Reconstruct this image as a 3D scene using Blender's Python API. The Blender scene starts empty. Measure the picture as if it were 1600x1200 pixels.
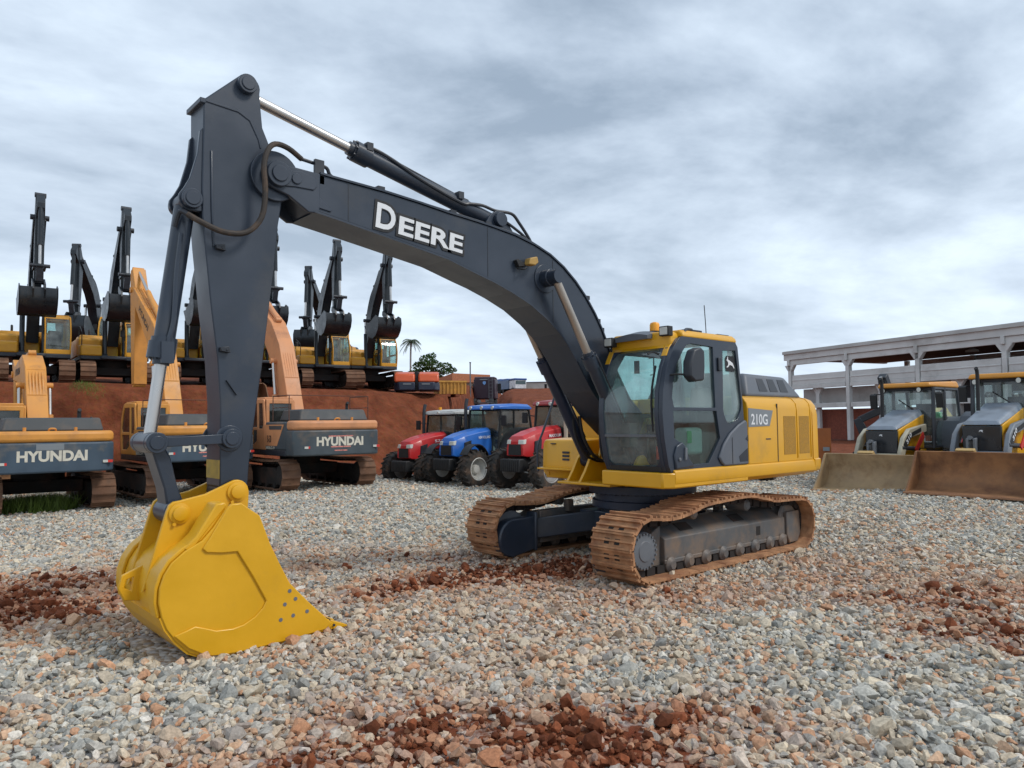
import bpy, bmesh, math, random
import numpy as np
from mathutils import Vector, Matrix, geometry
R = math.radians
random.seed(7); rng = np.random.default_rng(11)
SC = bpy.context.scene
COL = SC.collection

# ------------------------------------------------------------------ camera
CAM = (8.26246, 6.58594, 1.82074); YAW = 3.98696; PITCH = 0.05225; ROLL = -0.00893; FPX = 1152.98
def cam_axes():
    fw = Vector((math.cos(YAW)*math.cos(PITCH), math.sin(YAW)*math.cos(PITCH), math.sin(PITCH)))
    rt = Vector((math.sin(YAW), -math.cos(YAW), 0)); up = rt.cross(fw)
    return fw, rt*math.cos(ROLL)+up*math.sin(ROLL), -rt*math.sin(ROLL)+up*math.cos(ROLL)
FW, RT, UP = cam_axes()
cd = bpy.data.cameras.new('camera'); cam = bpy.data.objects.new('camera', cd); COL.objects.link(cam)
cam.matrix_world = Matrix((( RT.x, UP.x, -FW.x, CAM[0]), (RT.y, UP.y, -FW.y, CAM[1]), (RT.z, UP.z, -FW.z, CAM[2]), (0,0,0,1)))
cd.sensor_fit = 'HORIZONTAL'; cd.angle = 2*math.atan(800/FPX); cd.clip_end = 4000; cd.clip_start = .1
SC.camera = cam
def at(px, py, d):                      # survey point: photo pixel + distance along the view axis -> world
    v = Vector(CAM)+d*(FW+RT*((px-800)/FPX)-UP*((py-600)/FPX)); return v
FH = Vector((math.cos(YAW), math.sin(YAW))); RH = Vector((math.sin(YAW), -math.cos(YAW)))
def plan(x, y):                         # world -> (lateral, depth) plan coordinates of the yard survey
    dx, dy = x-CAM[0], y-CAM[1]
    return dx*RH.x+dy*RH.y, dx*FH.x+dy*FH.y
def unplan(l, d): return CAM[0]+l*RH.x+d*FH.x, CAM[1]+l*RH.y+d*FH.y

# ------------------------------------------------------------------ mesh builder
class MB:
    def __init__(s): s.v=[]; s.f=[]; s.m=[]; s.M=Matrix.Identity(4)
    def add(s, vs, fs, mat=0):
        o=len(s.v)
        for p in vs: s.v.append(tuple(s.M@Vector(p)))
        for f in fs: s.f.append(tuple(i+o for i in f)); s.m.append(mat)
        return s
    def box(s, x0,x1,y0,y1,z0,z1, mat=0):
        return s.add([(x0,y0,z0),(x1,y0,z0),(x1,y1,z0),(x0,y1,z0),(x0,y0,z1),(x1,y0,z1),(x1,y1,z1),(x0,y1,z1)],
              [(0,3,2,1),(4,5,6,7),(0,1,5,4),(1,2,6,5),(2,3,7,6),(3,0,4,7)],mat)
    def hexa(s, p, mat=0):
        return s.add(p,[(0,3,2,1),(4,5,6,7),(0,1,5,4),(1,2,6,5),(2,3,7,6),(3,0,4,7)],mat)
    def prism(s, pts, a, b, ax='y', mat=0, holes=None):
        def P(q,t): return (q[0],t,q[1]) if ax=='y' else ((t,q[0],q[1]) if ax=='x' else (q[0],q[1],t))
        loops=[list(pts)]+[list(h) for h in (holes or [])]
        flat=[q for L in loops for q in L]; n=len(flat)
        if holes:
            tris=[tuple(t) for t in geometry.tessellate_polygon([[Vector((q[0],q[1],0)) for q in L] for L in loops])]
            caps=tris
        else: caps=[tuple(range(n))]
        vs=[P(q,a) for q in flat]+[P(q,b) for q in flat]; fs=[]
        for t in caps: fs.append(tuple(t)); fs.append(tuple(i+n for i in reversed(t)))
        o=0
        for L in loops:
            k=len(L)
            for i in range(k): j=(i+1)%k; fs.append((o+i,o+j,o+j+n,o+i+n))
            o+=k
        return s.add(vs,fs,mat)
    def cyl(s, p0, p1, r, r2=None, n=20, mat=0, cap=True):
        p0=Vector(p0); p1=Vector(p1); r2=r if r2 is None else r2
        d=(p1-p0).normalized(); u=d.orthogonal().normalized(); w=d.cross(u)
        vs=[]
        for P,q in ((p0,r),(p1,r2)):
            for i in range(n):
                a=2*math.pi*i/n; vs.append(tuple(P+u*math.cos(a)*q+w*math.sin(a)*q))
        fs=[(i,(i+1)%n,(i+1)%n+n,i+n) for i in range(n)]
        if cap: fs+= [tuple(reversed(range(n))), tuple(range(n,2*n))]
        return s.add(vs,fs,mat)
    def lathe(s, c, axis, prof, n=28, mat=0, ph=0, cap=True):     # prof: (r, t) along axis
        c=Vector(c); d=Vector(axis).normalized(); u=d.orthogonal().normalized(); w=d.cross(u); vs=[]; fs=[]
        for r,t in prof:
            for i in range(n):
                a=2*math.pi*i/n+ph; vs.append(tuple(c+d*t+u*math.cos(a)*r+w*math.sin(a)*r))
        for k in range(len(prof)-1):
            for i in range(n):
                j=(i+1)%n; fs.append((k*n+i,k*n+j,(k+1)*n+j,(k+1)*n+i))
        if cap: fs.append(tuple(reversed(range(n)))); fs.append(tuple(range((len(prof)-1)*n,len(prof)*n)))
        return s.add(vs,fs,mat)
    def tube(s, pts, r, n=8, mat=0, smooth=4):
        P=[Vector(p) for p in pts]
        if smooth and len(P)>2:
            Q=[]
            for i in range(len(P)-1):
                a=P[max(i-1,0)]; b=P[i]; c=P[i+1]; d=P[min(i+2,len(P)-1)]
                for k in range(smooth):
                    t=k/smooth; Q.append(.5*((2*b)+(c-a)*t+(2*a-5*b+4*c-d)*t*t+(3*b-a-3*c+d)*t**3))
            Q.append(P[-1]); P=Q
        u=None; vs=[]; fs=[]
        for i,p in enumerate(P):
            t=(P[min(i+1,len(P)-1)]-P[max(i-1,0)]).normalized()
            u=t.orthogonal().normalized() if u is None else (u-t*u.dot(t)).normalized()
            w=t.cross(u)
            for k in range(n):
                a=2*math.pi*k/n; vs.append(tuple(p+u*math.cos(a)*r+w*math.sin(a)*r))
        for i in range(len(P)-1):
            for k in range(n):
                j=(k+1)%n; fs.append((i*n+k,i*n+j,(i+1)*n+j,(i+1)*n+k))
        fs.append(tuple(reversed(range(n)))); fs.append(tuple(range((len(P)-1)*n,len(P)*n)))
        return s.add(vs,fs,mat)
    def strip(s, rows, mat=0, close=False):             # rows of equal length -> quad sheet
        n=len(rows[0]); vs=[p for r in rows for p in r]; fs=[]
        for i in range(len(rows)-1):
            for k in range(n if close else n-1):
                j=(k+1)%n; fs.append((i*n+k,i*n+j,(i+1)*n+j,(i+1)*n+k))
        return s.add(vs,fs,mat)
    def each(s, name, mats, parent=None, **kw):        # one object per loose piece
        par=list(range(len(s.v)))
        def fd(i):
            while par[i]!=i: par[i]=par[par[i]]; i=par[i]
            return i
        for f in s.f:
            for j in f[1:]: par[fd(j)]=fd(f[0])
        G={}
        for f,m in zip(s.f,s.m): G.setdefault(fd(f[0]),[]).append((f,m))
        out=[]
        for fs in G.values():
            ids=sorted({i for f,_ in fs for i in f}); ix={k:n for n,k in enumerate(ids)}
            b=MB(); b.v=[s.v[i] for i in ids]; b.f=[tuple(ix[i] for i in f) for f,_ in fs]; b.m=[m for _,m in fs]
            out.append(b.build(name,mats,parent,**kw))
        return out
    def build(s, name, mats, parent=None, bevel=0, sharp=35, seg=2):
        me=bpy.data.meshes.new(name); me.from_pydata(s.v,[],s.f)
        if not isinstance(mats,(list,tuple)): mats=[mats]
        for m in mats: me.materials.append(m)
        me.polygons.foreach_set('material_index',s.m)
        bm=bmesh.new(); bm.from_mesh(me); bmesh.ops.recalc_face_normals(bm,faces=bm.faces[:]); bm.to_mesh(me); bm.free()
        me.polygons.foreach_set('use_smooth',[True]*len(me.polygons)); me.set_sharp_from_angle(angle=R(sharp)); me.update()
        o=bpy.data.objects.new(name,me); COL.objects.link(o)
        if parent: o.parent=parent
        if bevel:
            b=o.modifiers.new('edge','BEVEL'); b.width=bevel; b.segments=seg; b.limit_method='ANGLE'; b.angle_limit=R(40)
        return o

def tag(o,label=None,cat=None,group=None,kind=None):
    if label: o['label']=label
    if cat: o['category']=cat
    if group: o['group']=group
    if kind: o['kind']=kind
    return o
def thing(name,loc,rz,label,cat,group=None,scale=1):
    o=bpy.data.objects.new(name,None); COL.objects.link(o); o.empty_display_size=.2
    o.location=loc; o.rotation_euler=(0,0,rz); o.scale=(scale,)*3
    return tag(o,label,cat,group)
def copy_tree(o,parent=None):
    c=o.copy(); COL.objects.link(c)
    if parent: c.parent=parent
    for ch in [q for q in SC.objects if q.parent==o]: copy_tree(ch,c)
    return c

# ------------------------------------------------------------------ materials
MATS={}
def mat(name, col, rough=.5, metal=0, var=.18, scale=3, dirt=None, amt=0., dscale=1.6, bump=.0, bscale=90, spec=.5, coat=0, dlow=0):
    if name in MATS: return MATS[name]
    m=bpy.data.materials.new(name); m.use_nodes=True; nt=m.node_tree; N=nt.nodes; L=nt.links
    bs=N['Principled BSDF']; bs.inputs['Roughness'].default_value=rough; bs.inputs['Metallic'].default_value=metal
    bs.inputs['Specular IOR Level'].default_value=spec
    if coat: bs.inputs['Coat Weight'].default_value=coat; bs.inputs['Coat Roughness'].default_value=.15
    tc=N.new('ShaderNodeTexCoord'); n1=N.new('ShaderNodeTexNoise'); n1.inputs['Scale'].default_value=scale; n1.inputs['Detail'].default_value=6
    L.new(tc.outputs['Object'],n1.inputs['Vector'])
    mr=N.new('ShaderNodeMapRange'); mr.inputs[1].default_value=.3; mr.inputs[2].default_value=.7; mr.inputs[3].default_value=1-var; mr.inputs[4].default_value=1+var
    L.new(n1.outputs['Fac'],mr.inputs[0])
    mx=N.new('ShaderNodeVectorMath'); mx.operation='SCALE'; mx.inputs[0].default_value=col[:3]; L.new(mr.outputs[0],mx.inputs['Scale'])
    out=mx.outputs[0]
    r2=N.new('ShaderNodeMapRange'); r2.inputs[1].default_value=.3; r2.inputs[2].default_value=.7; r2.inputs[3].default_value=max(.03,rough-.08); r2.inputs[4].default_value=min(1,rough+.12)
    L.new(n1.outputs['Fac'],r2.inputs[0]); L.new(r2.outputs[0],bs.inputs['Roughness'])
    if dirt:
        n2=N.new('ShaderNodeTexNoise'); n2.inputs['Scale'].default_value=dscale; n2.inputs['Detail'].default_value=10; n2.inputs['Roughness'].default_value=.65
        L.new(tc.outputs['Object'],n2.inputs['Vector'])
        m2=N.new('ShaderNodeMapRange'); m2.inputs[1].default_value=.62-.35*amt; m2.inputs[2].default_value=.78-.2*amt; m2.inputs[3].default_value=0; m2.inputs[4].default_value=min(1,.35+amt)
        L.new(n2.outputs['Fac'],m2.inputs[0])
        mm=N.new('ShaderNodeMix'); mm.data_type='RGBA'; mm.inputs['B'].default_value=(*dirt,1) if False else (*dirt,1)
        L.new(m2.outputs[0],mm.inputs['Factor']); L.new(out,mm.inputs[6]); mm.inputs[7].default_value=(*dirt,1); out=mm.outputs[2]
    L.new(out,bs.inputs['Base Color'])
    if bump:
        n3=N.new('ShaderNodeTexNoise'); n3.inputs['Scale'].default_value=bscale; n3.inputs['Detail'].default_value=5; L.new(tc.outputs['Object'],n3.inputs['Vector'])
        b=N.new('ShaderNodeBump'); b.inputs['Strength'].default_value=bump; b.inputs['Distance'].default_value=.02
        L.new(n3.outputs['Fac'],b.inputs['Height']); L.new(b.outputs[0],bs.inputs['Normal'])
    MATS[name]=m; return m
def glassmat(name, tint, refl=.9, dust=.06, dust_haze_col=(.5,.5,.46)):  # dust: thin pale film, in the cab panes also painted sky-reflection haze
    if name in MATS: return MATS[name]
    m=bpy.data.materials.new(name); m.use_nodes=True; nt=m.node_tree; N=nt.nodes; L=nt.links
    N.remove(N['Principled BSDF']); o=N['Material Output']
    t=N.new('ShaderNodeBsdfTransparent'); t.inputs[0].default_value=(*tint,1)
    g=N.new('ShaderNodeBsdfGlossy'); g.inputs['Roughness'].default_value=.03; g.inputs[0].default_value=(refl,)*3+(1,)
    d=N.new('ShaderNodeBsdfDiffuse'); d.inputs[0].default_value=(*dust_haze_col,1)
    fr=N.new('ShaderNodeFresnel'); ge=N.new('ShaderNodeNewGeometry'); ir=N.new('ShaderNodeMapRange'); ir.inputs[3].default_value=1.6; ir.inputs[4].default_value=1/1.6; L.new(ge.outputs['Backfacing'],ir.inputs[0]); L.new(ir.outputs[0],fr.inputs[0])
    tc=N.new('ShaderNodeTexCoord'); n=N.new('ShaderNodeTexNoise'); n.inputs['Scale'].default_value=2.5; n.inputs['Detail'].default_value=6; L.new(tc.outputs['Object'],n.inputs[0])
    mr=N.new('ShaderNodeMapRange'); mr.inputs[1].default_value=.35; mr.inputs[2].default_value=.75; mr.inputs[3].default_value=dust*.3; mr.inputs[4].default_value=dust*2; L.new(n.outputs[0],mr.inputs[0])
    m0=N.new('ShaderNodeMixShader'); L.new(mr.outputs[0],m0.inputs[0]); L.new(t.outputs[0],m0.inputs[1]); L.new(d.outputs[0],m0.inputs[2])
    m1=N.new('ShaderNodeMixShader'); L.new(fr.outputs[0],m1.inputs[0]); L.new(m0.outputs[0],m1.inputs[1]); L.new(g.outputs[0],m1.inputs[2])
    L.new(m1.outputs[0],o.inputs[0]); MATS[name]=m; return m
RED=(.20,.062,.03)
M=dict(
 yellow=mat('yellow_paint',(.69,.345,.006),.40,var=.05,scale=2,dirt=(.36,.22,.05),amt=.16,bump=.03,bscale=14,coat=.15),
 bucket=mat('bucket_yellow_paint',(.70,.365,.007),.42,var=.06,scale=3,dirt=(.46,.25,.03),amt=.14,bump=.12,bscale=10,coat=.1),
 char=mat('charcoal_paint',(.023,.033,.051),.36,var=.18,scale=2,dirt=(.075,.07,.065),amt=.22,dscale=1.2,bump=.04,bscale=10,coat=.15),
 chard=mat('dark_steel',(.022,.026,.034),.42,var=.2,scale=5,dirt=(.09,.07,.055),amt=.2),
 grey=mat('slate_grey_plastic',(.105,.118,.14),.5,var=.1,dirt=(.2,.17,.14),amt=.15),
 decal=mat('grey_decal',(.20,.22,.235),.45,var=.05),
 navy=mat('navy_paint',(.018,.026,.05),.4,var=.1,dirt=(.09,.07,.06),amt=.15),
 chrome=mat('chrome_rod',(.58,.55,.52),.30,1,var=.05),
 rod=mat('oiled_rod',(.44,.39,.34),.40,.9,var=.08),
 black=mat('black_rubber',(.012,.012,.013),.6,var=.2),
 hose=mat('muddy_hose',(.035,.026,.02),.65,var=.3,scale=12,dirt=(.12,.07,.04),amt=.35,dscale=6),
 track=mat('rusty_track',(.40,.20,.095),.8,var=.35,scale=7,dirt=(.22,.075,.032),amt=.45,dscale=4,bump=.35,bscale=60),
 trackbg=mat('worn_brown_track',(.20,.105,.06),.85,var=.35,scale=6,dirt=(.08,.035,.02),amt=.5,dscale=3,bump=.3,bscale=60),
 frame=mat('dusty_track_frame',(.095,.095,.095),.55,var=.2,scale=3,dirt=(.23,.15,.095),amt=.5,dscale=2.6,bump=.1),
 hubgrey=mat('grey_hub',(.13,.14,.155),.5,var=.15,dirt=(.18,.12,.08),amt=.2),
 glass=glassmat('green_glass',(.72,.88,.86),1,.15,(.50,.57,.55)),  # pale film brightens these panes, painting in the haze of reflected sky
 paleglass=glassmat('pale_cab_glass',(.82,.93,.91),.9,.10,(.58,.64,.63)),
 clear=glassmat('door_glass',(.62,.76,.74),.8,.03),
 tglass=glassmat('tractor_glass',(.55,.70,.68),.45,.10,(.40,.44,.42)),
 darkglass=glassmat('tinted_glass',(.22,.32,.33),1,.05),
 white=mat('white_lettering',(.72,.73,.74),.45,var=.04),
 seat=mat('seat_fabric',(.02,.02,.022),.9,var=.2),
 inside=mat('cab_plastic',(.055,.058,.06),.7,var=.15),
 plastic=mat('white_plastic',(.5,.52,.5),.5,var=.1),
 green=mat('green_plastic',(.02,.42,.12),.5,var=.1),
 red=mat('red_plastic',(.6,.03,.02),.45,var=.1),
 amber=mat('amber_lens',(.85,.36,.02),.3,var=.05),
 lens=mat('lamp_lens',(.55,.55,.5),.2,var=.1),
 louvre=mat('perforated_louvre',(.42,.215,.022),.7,var=.15,scale=30,bump=.6,bscale=160),
 hyor=mat('faded_orange_paint',(.64,.275,.05),.5,var=.10,scale=2,dirt=(.30,.14,.06),amt=.28,bump=.03,bscale=15),
 hypk=mat('sunbleached_orange_paint',(.61,.265,.115),.55,var=.08,scale=2,dirt=(.32,.15,.08),amt=.28),
 hybl=mat('blue_grey_counterweight',(.048,.075,.105),.5,var=.14,scale=2,dirt=(.24,.19,.13),amt=.28,dscale=1.3),
 hyblg=mat('grey_counterweight',(.055,.070,.080),.5,var=.14,scale=2,dirt=(.22,.15,.1),amt=.28,dscale=1.3),
 hyhood=mat('grey_hood',(.055,.062,.066),.6,var=.15,dirt=(.14,.10,.07),amt=.3),
 voy=mat('deep_yellow_paint',(.62,.29,.014),.45,var=.06,dirt=(.35,.18,.03),amt=.2),
 cream=mat('cream_lettering',(.62,.58,.48),.5,var=.1,scale=10),
 blackpaint=mat('black_boom_paint',(.011,.016,.021),.32,var=.15,scale=3,dirt=(.06,.05,.04),amt=.2),
 soil=mat('red_soil',RED,.95,var=.3),
 under=mat('greasy_undercarriage',(.018,.014,.012),.8,var=.3,dirt=(.08,.035,.02),amt=.35),
)

# ------------------------------------------------------------------ lettering
def text_poly(s, bold=0):
    cu=bpy.data.curves.new('t','FONT'); cu.body=s; cu.offset=bold; cu.resolution_u=4
    ob=bpy.data.objects.new('t',cu); COL.objects.link(ob)
    dg=bpy.context.evaluated_depsgraph_get(); ev=ob.evaluated_get(dg); me=ev.to_mesh()
    v=[(p.co.x,p.co.y) for p in me.vertices]; f=[tuple(p.vertices) for p in me.polygons]; ev.to_mesh_clear()
    bpy.data.objects.remove(ob); bpy.data.curves.remove(cu)
    return v,f
def lettering(s, o, u, v, w, h, m, parent, name='lettering', bold=.02, off=.004):
    """text filling a w x h rectangle whose lower left corner is o, running along u and standing along v"""
    V,F=text_poly(s,bold); x0=min(p[0] for p in V); x1=max(p[0] for p in V); y0=min(p[1] for p in V); y1=max(p[1] for p in V)
    u=Vector(u).normalized(); v=Vector(v).normalized(); n=u.cross(v); o=Vector(o)+n*off
    b=MB(); b.add([tuple(o+u*((p[0]-x0)/(x1-x0)*w)+v*((p[1]-y0)/(y1-y0)*h)) for p in V],F)
    return b.build(name,m,parent)
def arc(cx,cz,r,a0,a1,n=8): return [(cx+r*math.cos(R(a0+(a1-a0)*i/n)), cz+r*math.sin(R(a0+(a1-a0)*i/n))) for i in range(n+1)]

# ------------------------------------------------------------------ shared running gear
def resample(path,n):
    P=[Vector((p[0],p[1])) for p in path]; P.append(P[0]); S=[0]
    for i in range(len(P)-1): S.append(S[-1]+(P[i+1]-P[i]).length)
    out=[]; k=0
    for i in range(n):
        t=S[-1]*i/n
        while S[k+1]<t: k+=1
        f=(t-S[k])/(S[k+1]-S[k]); out.append(P[k].lerp(P[k+1],f))
    return out, S[-1]
def track_mesh(path,y0,y1,n,grousers=3,gh=.03,hole_shade=True):
    """path: closed (x,z) outline of the grouser tips, counter-clockwise seen from -y"""
    fine,Lt=resample(path,n*4); pitch=Lt/n; b=MB(); th=.03
    for i in range(n):
        p=fine[i*4]; a=fine[(i*4-2)%(n*4)]; c=fine[(i*4+2)%(n*4)]
        t=(c-a).normalized(); nn=Vector((t.y,-t.x))
        b.M=Matrix(((t.x,0,nn.x,p.x),(0,1,0,0),(t.y,0,nn.y,p.y),(0,0,0,1)))
        h=pitch*.485; j=random.uniform(-.004,.004)
        b.box(-h,h,y0,y1,-gh-th+j,-gh+j)
        for k in range(grousers):
            x=-h+(2*h-.022)*k/max(1,grousers-1); b.box(x,x+.022,y0+.004,y1-.004,-gh-.004+j,j if k!=1 else j-.006)
        if hole_shade:
            ym=(y0+y1)/2
            for s in (-1,1):
                b.box(-h*.45,h*.25,ym+s*.075-.035,ym+s*.075+.035,-gh-.002+j,-gh+.004+j,1)  # dark boxes sit proud and paint the shade inside bolt holes
        b.box(-h*.8,h*.8,(y0+y1)/2-.11,(y0+y1)/2-.05,-gh-th-.085,-gh-th,1); b.box(-h*.8,h*.8,(y0+y1)/2+.05,(y0+y1)/2+.11,-gh-th-.085,-gh-th,1)
    b.M=Matrix.Identity(4)
    return b
def hyd(p0,p1,frac,Rb,Rr,parent,mb,mr,name,collar=True,n=20):
    """hydraulic ram: barrel from p0, rod to p1"""
    p0=Vector(p0); p1=Vector(p1); q=p0.lerp(p1,frac); d=(p1-p0).normalized()
    b=MB(); b.cyl(p0+d*Rb*.6,q,Rb,n=n); b.cyl(p0-Vector((0,Rb*1.05,0)),p0+Vector((0,Rb*1.05,0)),Rb*.95,n=n)
    if collar:
        b.cyl(q-d*Rb*2.2,q-d*Rb*.2,Rb*1.22,n=n); b.cyl(q-d*Rb*.05,q+d*Rb*.5,Rb*.8,n=n)
        u=d.orthogonal().normalized(); w=d.cross(u)
        for i in range(8):
            a=i*math.pi/4; c=q-d*Rb*.3+(u*math.cos(a)+w*math.sin(a))*Rb*1.08; b.cyl(c,c+d*.03,Rb*.14,n=6)
    o=b.build(name,mb,parent,sharp=40)
    r=MB(); r.cyl(q,p1-d*Rr*1.1,Rr,n=56); ro=r.build('rod',mr,o)
    e=MB(); e.cyl(p1-Vector((0,Rb*.95,0)),p1+Vector((0,Rb*.95,0)),Rr*1.7,n=n); e.build('rod_eye',mb,o)
    return o
# ================================================================== SETTING: terrain, gravel, soil
CTRL=[(0,0,0),(6,0,0),(8,6,0),(3,3,0),(-2,2,0),(4,-4,-.06),(-3,-11.5,0),(0,-11,-.05),(3.5,-13,-.42),(7,-11,-.55),(10,-8,-.3),(-6,-12,-.3),(-9,-11.5,-.35),(-9,-3,.08),(-11,1,.2),(-14,4,.25),(-16,-4,.2),(-8,4,.1),(12,2,0),(5,12,0),(-4,-6,-.05),(14,-16,-.7),(-13,-14,-.2)]
CT=np.array(CTRL)
def base_z(x,y):
    x=np.asarray(x,float); y=np.asarray(y,float)
    d2=(x[...,None]-CT[:,0])**2+(y[...,None]-CT[:,1])**2+1.2
    w=1/d2**2; return (w*CT[:,2]).sum(-1)/w.sum(-1)
EL=np.array([-60,-26,-19,-12.2,-7,-3.7,-3.2,-1.5,0,6,9,11,14,60]); ED=np.array([8,22.5,26.8,31,37.7,43,70,84,68,66,68,80,120,160.])
FL=np.array([-60,-26,-19,-13,-7,-4,-1.5,0,3,10,14,60]); FD=np.array([2,18,22.5,26.3,30.2,33,35,37,38,44,90,120.])
def smooth(t): t=np.clip(t,0,1); return t*t*(3-2*t)
def hnoise(x,y,s,k=0):
    return (np.sin(x*s*1.3+k)+np.sin(y*s*1.7+1.3*k)+np.sin((x+y)*s*.9+2*k)+np.sin((x-y)*s*1.13+.7*k))/4
def terrain(x,y):
    x=np.asarray(x,float); y=np.asarray(y,float)
    l,d=plan(x,y)
    E=np.interp(l,EL,ED); F=np.interp(l,FL,FD)
    t=(d-F)/(E-F)
    steep=np.clip((E-F-3)/25,0,1)
    tt=np.clip(t,0,1); prof=np.where(steep>.5, tt, .75*smooth(tt)+.25*tt)
    up=3.5+np.clip(d-E-4,0,12)*.07*(l<-3)+np.clip(d-E,0,200)*.036+.75*smooth((l+3.0)/2.5)+.9*smooth((d-74)/12)*smooth((l+3.0)/2)
    bz=base_z(x,y)
    ns=(hnoise(x,y,1.1)*.12+hnoise(x,y,2.7,2)*.09+hnoise(x,y,6.3,4)*.05)*np.clip(tt*6,0,1)*np.clip((1.08-tt)*3,0,1)
    far=np.clip((d-55)/60,0,1)*np.clip((l-8)/10,0,1)*.6
    msk=1-smooth((l-9)/5)
    z=bz+((up-bz)*prof+ns)*msk
    return z,np.clip(t,0,1)*(msk>.02)
def gz(x,y): return float(terrain(np.array([x]),np.array([y]))[0][0])
# red soil patches (x, y, rx, ry along/across the rows of ruts, strength): real stains and spilled earth on the gravel
PATCH=[]
def gpt(px,py):
    r=FW+RT*((px-800)/FPX)-UP*((py-600)/FPX); t=-CAM[2]/r.z; return CAM[0]+r.x*t, CAM[1]+r.y*t
for px,py,rx,ry,s in [(620,1150,.5,.35,.9),(700,1120,.35,.2,.5),(860,1150,.42,.3,1),(960,1180,.5,.3,1),(1060,1120,.45,.25,.8),(1180,1130,.4,.2,.5),(480,1190,.5,.3,.7),(300,1195,.5,.25,.4),
     (90,900,1.6,.5,.7),(40,950,1.0,.5,.95),(20,925,.7,.5,1),(150,960,.8,.3,.5),(250,930,.8,.3,.5),
     (620,918,.55,.3,.9),(690,905,.7,.35,1),(780,893,.9,.45,1),(860,890,.7,.4,1),(560,935,.5,.25,.55),(900,880,.6,.4,1),(720,870,1.3,.4,.55),(600,860,1.2,.35,.45),(500,880,.9,.3,.4),
     (1400,935,.7,.2,.66),(1500,950,.8,.3,.6),(1580,985,.5,.3,.8),(1540,930,.9,.35,.5),(1350,905,1.2,.3,.35),(1480,985,.5,.2,.6),(1585,1010,.3,.2,.8),
     (1000,935,.7,.3,.6),(1390,1028,.06,.05,1),(1370,1022,.04,.04,1),(1150,930,1.2,.35,.3),(1250,880,1.2,.3,.2),(430,850,1.4,.35,.35),(1330,690,6,3,1.2)]:
    x,y=gpt(px,py); PATCH.append((x,y,rx,ry,s))
PA=np.array(PATCH)
def redness(x,y):
    x=np.asarray(x,float); y=np.asarray(y,float)
    wx=x+.22*hnoise(x,y,4.1,1)+.12*hnoise(x,y,9.3,5); wy=y+.22*hnoise(y,x,4.6,3)+.12*hnoise(x,y,8.1,7)
    r=np.zeros_like(x)
    for px,py,rx,ry,s in PATCH:
        l,d=plan(wx,wy); l0,d0=plan(px,py)
        q=((l-l0)/rx)**2+((d-d0)/(ry*1.6))**2
        r=np.maximum(r,s*np.exp(-q*.9))
    # faint pinkish dust band in front of the machine
    return r
def pinkness(x,y):
    l,d=plan(np.asarray(x,float),np.asarray(y,float))
    a=.42+.35*hnoise(x,y,.55,2)+.25*hnoise(x,y,1.3,5)
    b=.5+.9*hnoise(np.asarray(x,float),np.asarray(y,float),.8,9)+.6*hnoise(np.asarray(x,float),np.asarray(y,float),2.3,4)
    return np.clip(.45*a+.75*np.clip(b,0,1),0,1)*np.clip(1.35-np.abs(d-7.0)/7.5,.12,1)
def axis(lo,hi,a,b,step):
    c=list(np.arange(lo,hi+1e-6,step)); s=step; p=c[0]; L=[]
    while p>a: s*=1.18; p-=s; L.append(p)
    s=step; q=c[-1]; H=[]
    while q<b: s*=1.18; q+=s; H.append(q)
    return np.array(L[::-1]+c+H)
gl=axis(-26,16,-900,900,.22); gd=axis(0,46,-60,1800,.22)
GL,GD=np.meshgrid(gl,gd,indexing='ij')
GX=CAM[0]+GL*RH.x+GD*FH.x; GY=CAM[1]+GL*RH.y+GD*FH.y
GZ,GT=terrain(GX,GY)
REDN=np.clip(redness(GX,GY),0,1); PINK=pinkness(GX,GY)
SOILM=np.clip(GT*25,0,1); SOILM=np.maximum(SOILM, smooth((GD-29-np.clip(GL,-50,3)*.25)/3)*(GL<7)); SOILM=np.maximum(SOILM,smooth((GD-23.5)/5)*(GL>7))
from mathutils import noise as mnoise
for i,j in zip(*np.nonzero((GT>0)&(GT<1)&(GD<50))):
    p=Vector((GX[i,j],GY[i,j],GZ[i,j])); k=min(1,GT[i,j]*8,(1-GT[i,j])*5)
    g=mnoise.fractal(Vector((p.x*.9,p.y*.9,p.z*.35)),1,2,5)*.30+abs(mnoise.noise(Vector((GL[i,j]*1.6,3.1,.3*p.z))))*.28-.08
    GZ[i,j]+=g*k
GZ=GZ-.02
def vattr(me,name,arr):
    a=me.attributes.new(name,'FLOAT','POINT'); a.data.foreach_set('value',np.ascontiguousarray(arr,dtype=np.float32).ravel())
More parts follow.
